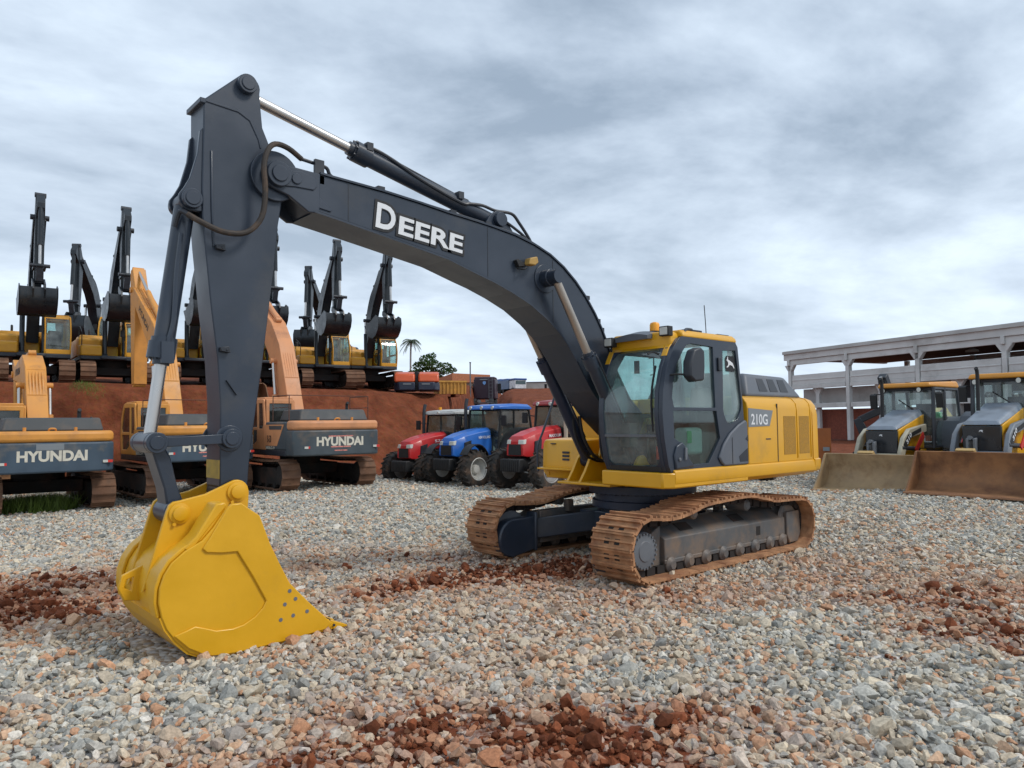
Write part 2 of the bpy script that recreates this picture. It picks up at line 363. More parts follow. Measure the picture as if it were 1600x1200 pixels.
def ground_material():
    m=bpy.data.materials.new('gravel_yard_ground'); m.use_nodes=True; nt=m.node_tree; N=nt.nodes; L=nt.links; bs=N['Principled BSDF']
    bs.inputs['Roughness'].default_value=.95; bs.inputs['Specular IOR Level'].default_value=.15
    geo=N.new('ShaderNodeNewGeometry')
    vo=N.new('ShaderNodeTexVoronoi'); vo.inputs['Scale'].default_value=15; vo.inputs['Randomness'].default_value=1; L.new(geo.outputs['Position'],vo.inputs['Vector'])
    sep=N.new('ShaderNodeSeparateColor'); L.new(vo.outputs['Color'],sep.inputs[0])
    cr=N.new('ShaderNodeValToRGB'); cr.color_ramp.interpolation='CONSTANT'
    stops=[(0,(.35,.345,.33)),(.18,(.46,.455,.43)),(.38,(.27,.27,.26)),(.5,(.54,.52,.48)),(.64,(.44,.38,.30)),(.76,(.40,.395,.38)),(.9,(.55,.39,.28)),(.96,(.66,.63,.59))]
    e=cr.color_ramp.elements; e[0].position=0; e[0].color=(*stops[0][1],1); e[1].position=stops[1][0]; e[1].color=(*stops[1][1],1)
    for p,c in stops[2:]: q=e.new(p); q.color=(*c,1)
    L.new(sep.outputs[0],cr.inputs[0])
    ar=N.new('ShaderNodeAttribute'); ar.attribute_name='redness'; asl=N.new('ShaderNodeAttribute'); asl.attribute_name='soil'; ap=N.new('ShaderNodeAttribute'); ap.attribute_name='pink'
    n1=N.new('ShaderNodeTexNoise'); n1.inputs['Scale'].default_value=1.3; n1.inputs['Detail'].default_value=9; n1.inputs['Roughness'].default_value=.65; L.new(geo.outputs['Position'],n1.inputs['Vector'])
    # pink dust
    mp=N.new('ShaderNodeMix'); mp.data_type='RGBA'; mp.inputs[7].default_value=(.45,.24,.14,1); L.new(cr.outputs[0],mp.inputs[6])
    mu=N.new('ShaderNodeMath'); mu.operation='MULTIPLY'; mu.inputs[1].default_value=.4; L.new(ap.outputs['Fac'],mu.inputs[0]); L.new(mu.outputs[0],mp.inputs[0])
    # soil colour
    sc=N.new('ShaderNodeValToRGB'); sc.color_ramp.elements[0].position=.3; sc.color_ramp.elements[0].color=(.105,.029,.013,1); sc.color_ramp.elements[1].position=.72; sc.color_ramp.elements[1].color=(.245,.075,.034,1)
    L.new(n1.outputs[0],sc.inputs[0])
    n4=N.new('ShaderNodeTexNoise'); n4.inputs['Scale'].default_value=7; n4.inputs['Detail'].default_value=8; L.new(geo.outputs['Position'],n4.inputs['Vector'])
    sm=N.new('ShaderNodeMix'); sm.data_type='RGBA'; sm.blend_type='MULTIPLY'; sm.inputs[0].default_value=.45; L.new(sc.outputs[0],sm.inputs[6]); L.new(n4.outputs['Color'],sm.inputs[7])
    g2=N.new('ShaderNodeVectorMath'); g2.operation='SCALE'; g2.inputs['Scale'].default_value=1.35; L.new(sm.outputs[2],g2.inputs[0])
    ad=N.new('ShaderNodeMath'); ad.operation='MAXIMUM'; L.new(ar.outputs['Fac'],ad.inputs[0]); L.new(asl.outputs['Fac'],ad.inputs[1])
    th=N.new('ShaderNodeMath'); th.operation='ADD'; L.new(ad.outputs[0],th.inputs[0])
    n2=N.new('ShaderNodeTexNoise'); n2.inputs['Scale'].default_value=9; n2.inputs['Detail'].default_value=6; L.new(geo.outputs['Position'],n2.inputs['Vector'])
    m3=N.new('ShaderNodeMapRange'); m3.inputs[1].default_value=.3; m3.inputs[2].default_value=.7; m3.inputs[3].default_value=-.3; m3.inputs[4].default_value=.3; L.new(n2.outputs[0],m3.inputs[0]); L.new(m3.outputs[0],th.inputs[1])
    st=N.new('ShaderNodeMapRange'); st.inputs[1].default_value=.35; st.inputs[2].default_value=.65; L.new(th.outputs[0],st.inputs[0])
    mx=N.new('ShaderNodeMix'); mx.data_type='RGBA'; L.new(st.outputs[0],mx.inputs[0]); L.new(mp.outputs[2],mx.inputs[6]); L.new(g2.outputs[0],mx.inputs[7])
    L.new(mx.outputs[2],bs.inputs['Base Color'])
    b1=N.new('ShaderNodeBump'); b1.inputs['Strength'].default_value=.9; b1.inputs['Distance'].default_value=.05; b1.invert=True; L.new(vo.outputs['Distance'],b1.inputs['Height'])
    b2=N.new('ShaderNodeBump'); b2.inputs['Strength'].default_value=.8; b2.inputs['Distance'].default_value=.35; L.new(n1.outputs[0],b2.inputs['Height'])
    mv=N.new('ShaderNodeMix'); mv.data_type='VECTOR'; L.new(st.outputs[0],mv.inputs[0]); L.new(b1.outputs[0],mv.inputs[4]); L.new(b2.outputs[0],mv.inputs[5]); L.new(mv.outputs[1],bs.inputs['Normal'])
    return m
GM=ground_material()
def grid_object(name,keep):
    n0,n1=GX.shape; idx=np.arange(n0*n1).reshape(n0,n1)
    q=np.stack([idx[:-1,:-1],idx[1:,:-1],idx[1:,1:],idx[:-1,1:]],-1)[keep]
    used,inv=np.unique(q.ravel(),return_inverse=True); F=inv.reshape(-1,4)
    V=np.stack([GX.ravel()[used],GY.ravel()[used],GZ.ravel()[used]],-1)
    me=bpy.data.meshes.new(name); me.from_pydata(V.tolist(),[],F.tolist()); me.materials.append(GM)
    for nm,a in (('redness',REDN),('soil',SOILM),('pink',PINK)): vattr(me,nm,a.ravel()[used])
    me.polygons.foreach_set('use_smooth',[True]*len(me.polygons))
    bm=bmesh.new(); bm.from_mesh(me); bmesh.ops.recalc_face_normals(bm,faces=bm.faces[:]); 
    if sum(f.normal.z for f in bm.faces)<0: bmesh.ops.reverse_faces(bm,faces=bm.faces[:])
    bm.to_mesh(me); bm.free()
    o=bpy.data.objects.new(name,me); COL.objects.link(o); return o
tq=(GT[:-1,:-1]+GT[1:,1:])/2
bank=(tq>.0)
o=grid_object('ground',~bank); o['kind']='structure'
o=grid_object('earth_bank',bank); o['kind']='structure'

# ---- stones
def hull_variants(n,npts,flat):
    out=[]
    for k in range(n):
        bm=bmesh.new()
        for i in range(npts):
            v=rng.normal(size=3); v/=np.linalg.norm(v); v*=rng.uniform(.8,1.05); v*=np.array([1.15,.85,flat]); bm.verts.new(v.tolist())
        r=bmesh.ops.convex_hull(bm,input=bm.verts[:]); bmesh.ops.delete(bm,geom=[g for g in r['geom_interior'] if isinstance(g,bmesh.types.BMVert)],context='VERTS')
        bm.verts.index_update(); vs=np.array([v.co[:] for v in bm.verts]); fs=np.array([[v.index for v in f.verts] for f in bm.faces]); bm.free(); out.append((vs,fs))
    return out
def rotm(n,tilt):
    a=rng.uniform(0,2*np.pi,n); b=rng.normal(0,tilt,n); c=rng.normal(0,tilt,n)
    ca,sa,cb,sb,cc,sc=np.cos(a),np.sin(a),np.cos(b),np.sin(b),np.cos(c),np.sin(c); z=np.zeros(n); o=np.ones(n)
    A=np.stack([ca,-sa,z,sa,ca,z,z,z,o],-1).reshape(n,3,3); B=np.stack([o,z,z,z,cb,-sb,z,sb,cb],-1).reshape(n,3,3); C=np.stack([cc,z,sc,z,o,z,-sc,z,cc],-1).reshape(n,3,3)
    return A@B@C
def scatter(name,P,size,col,variants,m,tilt):
    n=len(P); which=rng.integers(0,len(variants),n); Vs=[];Fs=[];Cs=[];o=0
    for k,(vs,fs) in enumerate(variants):
        I=np.nonzero(which==k)[0]
        if not len(I): continue
        Rm=rotm(len(I),tilt); sx=size[I][:,None]*rng.uniform(.75,1.25,(len(I),3))
        W=np.einsum('nij,nvj->nvi',Rm,vs[None]*sx[:,None,:])+P[I][:,None,:]
        Vs.append(W.reshape(-1,3)); nv=len(vs)
        Fs.append((fs[None]+(np.arange(len(I))*nv)[:,None,None]+o).reshape(-1,3)); o+=len(I)*nv
        Cs.append(np.repeat(col[I],nv,axis=0))
    V=np.concatenate(Vs); F=np.concatenate(Fs); Cc=np.concatenate(Cs)
    me=bpy.data.meshes.new(name); me.vertices.add(len(V)); me.vertices.foreach_set('co',V.astype(np.float32).ravel())
    me.loops.add(F.size); me.loops.foreach_set('vertex_index',F.astype(np.int32).ravel())
    me.polygons.add(len(F)); me.polygons.foreach_set('loop_start',(np.arange(len(F))*3).astype(np.int32))
    me.update(calc_edges=True)
    a=me.attributes.new('tone','FLOAT_COLOR','POINT'); a.data.foreach_set('color',np.concatenate([Cc,np.ones((len(Cc),1))],1).astype(np.float32).ravel())
    me.polygons.foreach_set('use_smooth',[False]*len(F)); me.materials.append(m)
    ob=bpy.data.objects.new(name,me); COL.objects.link(ob); ob['kind']='stuff'; return ob
def stone_mat(name,rough,noise_s):
    m=bpy.data.materials.new(name); m.use_nodes=True; nt=m.node_tree; N=nt.nodes; L=nt.links; bs=N['Principled BSDF']
    bs.inputs['Roughness'].default_value=rough; bs.inputs['Specular IOR Level'].default_value=.25
    a=N.new('ShaderNodeAttribute'); a.attribute_name='tone'; g=N.new('ShaderNodeNewGeometry'); n=N.new('ShaderNodeTexNoise'); n.inputs['Scale'].default_value=noise_s; n.inputs['Detail'].default_value=5; L.new(g.outputs['Position'],n.inputs['Vector'])
    r=N.new('ShaderNodeMapRange'); r.inputs[1].default_value=.3; r.inputs[2].default_value=.7; r.inputs[3].default_value=.72; r.inputs[4].default_value=1.22; L.new(n.outputs[0],r.inputs[0])
    v=N.new('ShaderNodeVectorMath'); v.operation='SCALE'; L.new(a.outputs['Color'],v.inputs[0]); L.new(r.outputs[0],v.inputs['Scale']); L.new(v.outputs[0],bs.inputs['Base Color'])
    b=N.new('ShaderNodeBump'); b.inputs['Strength'].default_value=.4; b.inputs['Distance'].default_value=.01; L.new(n.outputs[0],b.inputs['Height']); L.new(b.outputs[0],bs.inputs['Normal'])
    return m
def sample(rho,d0,d1,w=.80):
    """random points over the visible yard with density rho(d) per square metre"""
    ls=[];ds=[]; e=np.linspace(d0,d1,60)
    for a,b in zip(e[:-1],e[1:]):
        mid=(a+b)/2; half=w*mid+1.2; n=int(rho(mid)*(b-a)*2*half); ls.append(rng.uniform(-half,half,n)); ds.append(rng.uniform(a,b,n))
    l=np.concatenate(ls); d=np.concatenate(ds); x=CAM[0]+l*RH.x+d*FH.x; y=CAM[1]+l*RH.y+d*FH.y
    return x,y,l,d
PAL=np.array([1.14,1.09,1.0])*np.array([(.33,.335,.325),(.41,.41,.39),(.245,.255,.255),(.50,.485,.45),(.47,.42,.345),(.39,.345,.285),(.55,.49,.40),(.46,.27,.175),(.50,.345,.245),(.56,.545,.52)])
WG=np.array([.20,.20,.14,.12,.11,.09,.05,.03,.03,.03]); WP=np.array([.10,.11,.07,.07,.15,.13,.11,.12,.10,.04])
x,y,l,d=sample(lambda d: 720*min(1,7.5/d)**1.05,2.8,30)
zt,tt=terrain(x,y); rd=redness(x,y); pk=pinkness(x,y)
sl=np.maximum(smooth((d-29-np.clip(l,-50,3)*.25)/3)*(l<7), smooth((d-23.5)/5)*(l>7))
keep=(tt<.01)&(rng.uniform(size=len(x))>np.clip(rd*1.05-.28,0,.74))&(rng.uniform(size=len(x))>sl*1.02)
inb=(x>5.15)&(x<6.5)&(np.abs(y)<.53); keep&=~inb
x,y,d,zt,rd,pk=[a[keep] for a in (x,y,d,zt,rd,pk)]
n=len(x); size=np.exp(rng.normal(np.log(.0262),.36,n))*np.clip(1+(d-9)*.02,1,1.3); size=np.clip(size,.012,.080)
pm=np.clip(pk*1.5+rd*.8,0,1); u=rng.uniform(size=n); c1=np.searchsorted(np.cumsum(WG),u*.9999); c2=np.searchsorted(np.cumsum(WP),u*.9999)
ci=np.where(rng.uniform(size=n)<pm,c2,c1); col=PAL[np.clip(ci,0,9)]*rng.uniform(.85,1.15,(n,1))
dust=np.clip((rd*1.15+np.clip(pk-.35,0,1)*.55)*rng.uniform(.15,1.2,n),0,.85)[:,None]; col=col*(1-dust)+(np.array([.44,.20,.10])*(1-rd[:,None])+np.array([.30,.105,.048])*rd[:,None])*dust
P=np.stack([x,y,zt-.02+size*rng.uniform(.05,.65,n)],-1)
tag(scatter('gravel',P,size,col,hull_variants(18,17,.66),stone_mat('crushed_stone',.85,55),.5),'loose crushed grey and pinkish stone covering the yard','gravel')
# ---- red soil clods
x,y,l,d=sample(lambda d: 620*min(1,8/d)**1.2,2.8,24)
rd=redness(x,y); keep=rng.uniform(size=len(x))<np.clip((rd-.34)*1.5,0,1)*.6
sl=smooth((d-23.5)/5)*(l>7); keep&=sl<.3
x,y,d,rd=[a[keep] for a in (x,y,d,rd)]
n=len(x); size=np.clip(np.exp(rng.normal(np.log(.0155),.6,n)),.006,.07)*np.clip(1+(d-8)*.03,1,1.4); zt,_=terrain(x,y)
col=np.array([(.15,.045,.019)])*rng.uniform(.6,1.7,(n,1)); P=np.stack([x,y,zt-.01+size*rng.uniform(.1,.8,n)],-1)
tag(scatter('red_soil_clods',P,size,col,hull_variants(10,22,.8),stone_mat('red_clay',.95,40),.9),'dark red clay clods spilled over the gravel','soil')

# ------------------------------------------------------------------ sky and light
SUN_AZ=Vector((-.50,.80,0)).normalized(); SUN_EL=R(46)
sunv=Vector((SUN_AZ.x*math.cos(SUN_EL),SUN_AZ.y*math.cos(SUN_EL),math.sin(SUN_EL)))
sd=bpy.data.lights.new('sun','SUN'); sd.energy=1.5; sd.angle=R(14); sd.color=(1,.955,.89)
so=bpy.data.objects.new('sun',sd); COL.objects.link(so); so.rotation_euler=sunv.to_track_quat('Z','Y').to_euler(); so.location=(0,0,40)
w=bpy.data.worlds.new('World'); SC.world=w; w.use_nodes=True; nt=w.node_tree; N=nt.nodes; L=nt.links; N.clear()
out=N.new('ShaderNodeOutputWorld'); sky=N.new('ShaderNodeTexSky'); sky.sky_type='NISHITA'; sky.sun_disc=False; sky.sun_elevation=SUN_EL; sky.sun_rotation=math.atan2(SUN_AZ.x,SUN_AZ.y)
b0=N.new('ShaderNodeBackground'); b0.inputs[1].default_value=.10; L.new(sky.outputs[0],b0.inputs[0])
tc=N.new('ShaderNodeTexCoord'); sp=N.new('ShaderNodeSeparateXYZ'); L.new(tc.outputs['Generated'],sp.inputs[0])
zz=N.new('ShaderNodeMath'); zz.operation='MAXIMUM'; zz.inputs[1].default_value=0; L.new(sp.outputs[2],zz.inputs[0])
za=N.new('ShaderNodeMath'); za.operation='ADD'; za.inputs[1].default_value=.16; L.new(zz.outputs[0],za.inputs[0])
dv=[]
for i in (0,1):
    q=N.new('ShaderNodeMath'); q.operation='DIVIDE'; L.new(sp.outputs[i],q.inputs[0]); L.new(za.outputs[0],q.inputs[1]); dv.append(q)
cb=N.new('ShaderNodeCombineXYZ'); L.new(dv[0].outputs[0],cb.inputs[0]); L.new(dv[1].outputs[0],cb.inputs[1]); cb.inputs[2].default_value=3.7
mp=N.new('ShaderNodeMapping'); mp.inputs['Rotation'].default_value=(0,0,R(35)); mp.inputs['Scale'].default_value=(.9,1.1,1); L.new(cb.outputs[0],mp.inputs[0])
n1=N.new('ShaderNodeTexNoise'); n1.inputs['Scale'].default_value=.75; n1.inputs['Detail'].default_value=9; n1.inputs['Roughness'].default_value=.55; n1.inputs['Distortion'].default_value=.5; L.new(mp.outputs[0],n1.inputs['Vector'])
n2=N.new('ShaderNodeTexNoise'); n2.inputs['Scale'].default_value=2.6; n2.inputs['Detail'].default_value=8; n2.inputs['Roughness'].default_value=.55; L.new(mp.outputs[0],n2.inputs['Vector'])
ma=N.new('ShaderNodeMath'); ma.operation='MULTIPLY_ADD'; ma.inputs[1].default_value=.5; L.new(n2.outputs[0],ma.inputs[0]); L.new(n1.outputs[0],ma.inputs[2])
cr=N.new('ShaderNodeValToRGB'); L.new(ma.outputs[0],cr.inputs[0])
e=cr.color_ramp.elements; e[0].position=.58; e[0].color=(.27,.34,.43,1); e[1].position=.92; e[1].color=(.66,.765,.865,1)
q=e.new(.69); q.color=(.39,.47,.575,1); q=e.new(.80); q.color=(.515,.605,.715,1)
# brighter, thinner cloud low over the horizon
hz=N.new('ShaderNodeMapRange'); hz.inputs[1].default_value=0; hz.inputs[2].default_value=.42; hz.inputs[3].default_value=1; hz.inputs[4].default_value=0; L.new(sp.outputs[2],hz.inputs[0])
hp=N.new('ShaderNodeMath'); hp.operation='POWER'; hp.inputs[1].default_value=1.6; L.new(hz.outputs[0],hp.inputs[0])
hm=N.new('ShaderNodeMath'); hm.operation='MULTIPLY'; hm.inputs[1].default_value=.62; L.new(hp.outputs[0],hm.inputs[0])
hx=N.new('ShaderNodeMix'); hx.data_type='RGBA'; hx.inputs[7].default_value=(.70,.80,.90,1); L.new(hm.outputs[0],hx.inputs[0]); L.new(cr.outputs[0],hx.inputs[6])
b1=N.new('ShaderNodeBackground'); b1.inputs[1].default_value=1.0; L.new(hx.outputs[2],b1.inputs[0])
cv=N.new('ShaderNodeMapRange'); cv.inputs[1].default_value=.45; cv.inputs[2].default_value=.7; cv.inputs[3].default_value=.86; cv.inputs[4].default_value=1; L.new(ma.outputs[0],cv.inputs[0])
ms=N.new('ShaderNodeMixShader'); L.new(cv.outputs[0],ms.inputs[0]); L.new(b0.outputs[0],ms.inputs[1]); L.new(b1.outputs[0],ms.inputs[2]); L.new(ms.outputs[0],out.inputs[0])
SC.view_settings.view_transform='Standard'; SC.view_settings.look='None'; SC.view_settings.exposure=.42; SC.view_settings.gamma=1
SC.render.engine='CYCLES'; SC.cycles.max_bounces=8; SC.cycles.transparent_max_bounces=16; SC.cycles.use_denoising=True
# ================================================================== THE LARGE EXCAVATOR
ex=thing('excavator',(0,0,0),0,'large yellow excavator with charcoal boom, its clean yellow bucket resting on the gravel in front','excavator')
# ---- undercarriage
TP=[(1.62,.0)]+[(1.64+.385*math.sin(R(a)),.39-.39*math.cos(R(a))) for a in range(15,181,15)]+[(1.35,.755),(1.16,.75),(.9,.785),(.62,.845),(.2,.875),(-.2,.885),(-.5,.88),(-.75,.835),(-1.0,.785),(-1.25,.765),(-1.5,.765)]+[(-1.78-.38*math.sin(R(a)),.372+.378*math.cos(R(a))) for a in range(0,181,15)]
TP=[(x,z) for x,z in TP]
for s in (1,-1):
    y0,y1=(.838,1.438) if s>0 else (-1.438,-.838); ym=(y0+y1)/2
    track_mesh(TP[::1],y0,y1,49,3,.032).build('track',[M['track'],M['under']],ex,sharp=25)
    b=MB()
    sec=lambda y: y*s
    # outer-rail beam with sloping top
    o=[(.86,.16),(1.24,.165),(1.24,.44),(1.0,.60),(.86,.60)]
    prof=[(q[0]*s,q[1]) for q in o]
    b.prism(prof,-1.63,1.16,'x')
    b.box(-1.64,1.18,min(s*1.225,s*1.262),max(s*1.225,s*1.262),.15,.205)
    # rear idler guard
    b.prism([(-2.02,.20),(-1.93,.08),(-1.70,.08),(-1.633,.2),(-1.633,.52),(-1.98,.52)],s*.95,s*1.27)
    # front end plate
    b.prism([(1.16,.13),(1.38,.13),(1.44,.3),(1.38,.50),(1.16,.60)],s*.9,s*1.18)
    tf=b.build('track_frame',M['frame'],ex,bevel=.012)
    c=MB()
    for x in (.62,-.55): 
        c.hexa([(x-.13,s*1.06,.5635),(x+.13,s*1.06,.5635),(x+.13,s*1.17,.490),(x-.13,s*1.17,.490),(x-.13,s*1.06,.5675),(x+.13,s*1.06,.5675),(x+.13,s*1.17,.494),(x-.13,s*1.17,.494)])
    c.box(-.96,-.86,min(s*1.239,s*1.243),max(s*1.239,s*1.243),.27,.39)
    c.each('slot_shade',M['under'],tf)  # thin dark plates on the surface paint the shade of open slots
    c=MB(); c.lathe((1.6,s*1.08,.36),(0,s,0),[(.27,-.1),(.27,.06),(.225,.08),(.215,.20),(.20,.215),(.12,.222),(.11,.232)],32)
    for k in range(22):
        a=2*math.pi*k/22; px,pz=1.6+.195*math.cos(a),.36+.195*math.sin(a); c.cyl((px,s*1.28,pz),(px,s*1.312,pz),.013,n=6)
    c.build('final_drive',M['hubgrey'],tf,sharp=30)
    c=MB(); pts=[]
    for k in range(42):
        a=2*math.pi*k/42; r=.325 if k%2 else .285; pts.append((1.6+r*math.cos(a),.385+r*math.sin(a)))
    c.prism(pts,ym-.04,ym+.04); c.build('sprocket',M['under'],tf)
    c=MB(); c.lathe((-1.78,ym-.08,.372),(0,1,0),[(.27,0),(.29,.02),(.25,.05),(.25,.11),(.29,.14),(.27,.16)],28); c.build('idler',M['frame'],tf)
    for x in (1.08,.72,.36,-.02,-.4,-.78,-1.16,-1.5):
        c=MB(); c.lathe((x,ym-.17,.142),(0,1,0),[(.05,0),(.065,.03),(.092,.05),(.092,.12),(.07,.13),(.07,.24),(.092,.25),(.092,.30),(.065,.32),(.05,.34)],16); c.build('bottom_roller',M['frame'],tf)
    for x in (.62,-.58):
        c=MB(); c.lathe((x,ym-.16,.70),(0,1,0),[(.05,0),(.075,.01),(.075,.3),(.05,.32)],16); c.box(x-.05,x+.05,ym-.3*s-.05,ym-.3*s+.05,.56,.72); c.build('carrier_roller',M['frame'],tf)
# inner cover of the far final drive, dark blue-charcoal, rounded nose
for s in (1,-1):
    b=MB(); b.prism([(1.32,.10),(1.72,.035)]+arc(1.70,.285,.25,-78,86,8)+[(1.62,.535),(1.32,.545)],s*.80,s*.97)
    b.prism([(1.29,.085),(1.335,.085),(1.335,.60),(1.29,.60)],s*.77,s*.97)
    b.build('drive_guard',M['char'],ex,bevel=.02)
b=MB()
for sx in (1,-1):
    for sy in (1,-1):
        x1=1.30*sx if sx>0 else -1.25
        b.hexa([(x1,sy*.90,.22),(x1-.5*sx,sy*.90,.22),(-.1*sx,sy*.30,.36),(.45*sx,sy*.20,.36),
                (x1,sy*.90,.50),(x1-.5*sx,sy*.90,.50),(-.1*sx,sy*.30,.62),(.45*sx,sy*.20,.63)])
b.cyl((0,0,.34),(0,0,.66),.62,n=32); b.box(-.62,.62,-.62,.62,.36,.60)
b.build('cross_frame',M['char'],ex,bevel=.015)
b=MB(); b.lathe((0,0,.655),(0,0,1),[(.70,0),(.70,.09),(.66,.10),(.66,.19),(.74,.20),(.74,.30),(.60,.31),(.60,.37)],48)
for k in range(48):
    a=2*math.pi*k/48; b.cyl((.70*math.cos(a),.70*math.sin(a),.84),(.70*math.cos(a),.70*math.sin(a),.862),.02,n=6)
b.build('slewing_ring',M['navy'],ex)
# ---- upper frame
b=MB()
b.box(-2.3,.36,-1.24,1.24,1.02,1.16)
b.prism([(1.22,.33),(1.22,1.27),(1.10,1.362),(-.5,1.362),(-.5,.33)],1.03,1.215,'z')
uf=b.build('deck_frame',M['yellow'],ex,bevel=.018)
for s in (1,-1):
    b=MB(); x1=1.10 if s>0 else .60
    # rounded skirt rail running along the side
    sec=[(1.25,1.045),(1.325,1.05),(1.366,1.085),(1.372,1.15),(1.366,1.225),(1.345,1.246),(1.25,1.246)]
    b.prism([(q[0]*s,q[1]) for q in sec],-2.36,x1-.004,'x'); b.build('side_skirt',M['yellow'],ex,sharp=50,bevel=.006)
# boom brackets and ram lugs
b=MB()
for y in (-.36,-.29,.29,.36):
    b.prism([(-.45,1.14),(.55,1.14),(.42,1.6),(.26,1.86),(.05,1.88),(-.1,1.8),(-.4,1.4)],y-.02,y+.02)
for y in (-.52,-.29,.30,.52):
    b.prism([(.30,1.0),(.98,1.0),(.86,1.16),(.76,1.33)]+arc(.66,1.285,.1,20,170,6)+[(.46,1.2)],y-.022,y+.022)
b.box(.3,1.06,-.62,.33,.985,1.018)
b.each('boom_bracket',M['yellow'],ex,bevel=.008)
# ---- right side: tool box, step, tank
b=MB(); b.prism([(.64,1.15),(.62,1.50),(.585,1.565),(.2,1.585),(-.1,1.585),(-.1,1.0),(.56,1.0),(.60,1.12)],-1.35,-.60)
tb=b.build('tool_box',M['yellow'],ex,bevel=.02)
b=MB(); b.prism([(.62,1.12),(.74,1.135),(.74,1.16),(.63,1.165)],-1.355,-.66); b.build('step',M['yellow'],tb,bevel=.005)
b=MB()
for k in range(3): b.box(.615,.642,-.93,-.80,1.27+k*.05,1.30+k*.05)
b.box(.612,.640,-1.17,-1.08,1.50,1.515); b.each('step_slot',M['chard'],tb)
b=MB(); b.prism([(.02,1.58),(.02,1.86),(.10,1.88),(.10,1.92),(.02,2.06),(-.12,2.13),(-.95,2.13),(-.95,1.0),(.02,1.0)],-1.34,-.46)
b.build('fuel_tank',M['yellow'],ex,bevel=.03)
b=MB(); b.prism([(-.955,1.2),(-2.33,1.2),(-2.33,2.02),(-2.30,2.13),(-.955,2.13)],-1.34,-.6); b.build('pump_cover',M['yellow'],ex,bevel=.03)
b=MB(); b.tube([(.71,-1.36,1.10),(.712,-1.37,1.44),(.60,-1.36,1.70),(.45,-1.35,2.02),(.30,-1.34,2.40),(.19,-1.34,2.75),(.05,-1.34,2.86),(-.1,-1.34,2.7),(-.12,-1.34,2.13)],.017,8); b.build('handrail',M['char'],ex)
# ---- engine housing, counterweight
b=MB(); sec=[(1.0,1.24),(1.352,1.24),(1.352,1.98),(1.335,2.06),(1.28,2.125),(1.2,2.15),(-.9,2.15),(-.9,1.24)]
b.prism(sec,-2.30,-.535,'x'); sp_=b.build('engine_cover',M['yellow'],ex,sharp=30,bevel=.012)
b=MB()
for x in (-1.283,-1.30): b.box(x-.003,x+.003,1.345,1.355,1.25,2.05)
b.box(-1.10,-.98,1.345,1.358,1.56,1.575)
b.each('door_seam',M['chard'],sp_)
for x0,x1 in ((-1.46,-1.80),(-1.90,-2.2)):
    b=MB(); b.box(x1,x0,1.35,1.3565,1.34,1.88); b.build('louvre',M['louvre'],sp_,bevel=.004)
    b=MB(); b.prism([(1.35,1.27),(1.362,1.29),(1.362,1.95),(1.345,2.055),(1.285,2.132),(1.2,2.158),(1.1,2.158),(1.1,2.13),(1.33,1.9)],x1-.06,x1-.035,'x'); b.build('pressed_rib',M['yellow'],sp_,sharp=60)
b=MB(); b.prism([(-.545,1.985),(-1.17,1.955),(-1.08,1.745),(-.545,1.735)],1.345,1.3575); b.build('model_plate',M['decal'],sp_)
lettering('210G',(-.60,1.3575,1.765),(-1,0,-.012),(0,0,1),.42,.145,M['white'],sp_,bold=.02)
# counterweight: swept rounded block
b=MB(); rows=[]
for z,off in ((1.06,.06),(1.09,.015),(1.15,0),(1.24,0),(1.255,.03),(1.9,.035),(2.03,.06),(2.11,.12),(2.15,.22)):
    r=[]; yy=1.375-off*.8
    for k in range(25):
        t=-1+2*k/24; ang=t*math.pi/2
        yv=yy*math.copysign(abs(math.sin(ang))**.30,ang) if k!=12 else 0; xv=-2.32-(.40-off)*max(0,math.cos(ang))**.55
        r.append((xv,yv,z))
    r=[(-2.312,yy,z)][:0]+r; rows.append(r)
b.strip(rows); n=25
top=[r for r in rows[-1]]; b.add(top,[tuple(range(n))]); b.add(rows[0],[tuple(range(n))])
b.add([rows[k][0] for k in range(len(rows))]+[rows[k][-1] for k in range(len(rows))],[(k,k+1,k+1+len(rows),k+len(rows)) for k in range(len(rows)-1)])
b.build('counterweight',M['yellow'],ex,sharp=40)
b=MB()
o=[(-.98,2.14),(-1.06,2.42),(-1.12,2.465),(-2.02,2.455),(-2.10,2.43),(-2.40,2.14)]
b.hexa([(-2.36,-.55,2.145),(-.80,-.55,2.145),(-.80,1.19,2.145),(-2.36,1.19,2.145),(-2.06,-.42,2.46),(-.95,-.42,2.48),(-.95,1.06,2.48),(-2.06,1.06,2.46)])
hd=b.build('engine_hood',M['grey'],ex,bevel=.05,seg=3)
for k in range(3):   # mesh vents in the sloping hood side
    x0=-1.18-.29*k; b=MB(); f=lambda z: 1.19-(z-2.145)*.13/.32
    b.hexa([(x0-.22,f(2.23)+.001,2.23),(x0,f(2.23)+.001,2.23),(x0,f(2.23)+.006,2.23),(x0-.22,f(2.23)+.006,2.23),(x0-.20,f(2.41)+.001,2.41),(x0-.03,f(2.41)+.001,2.41),(x0-.03,f(2.41)+.006,2.41),(x0-.20,f(2.41)+.006,2.41)])
    b.build('mesh_vent',M['chard'],hd)
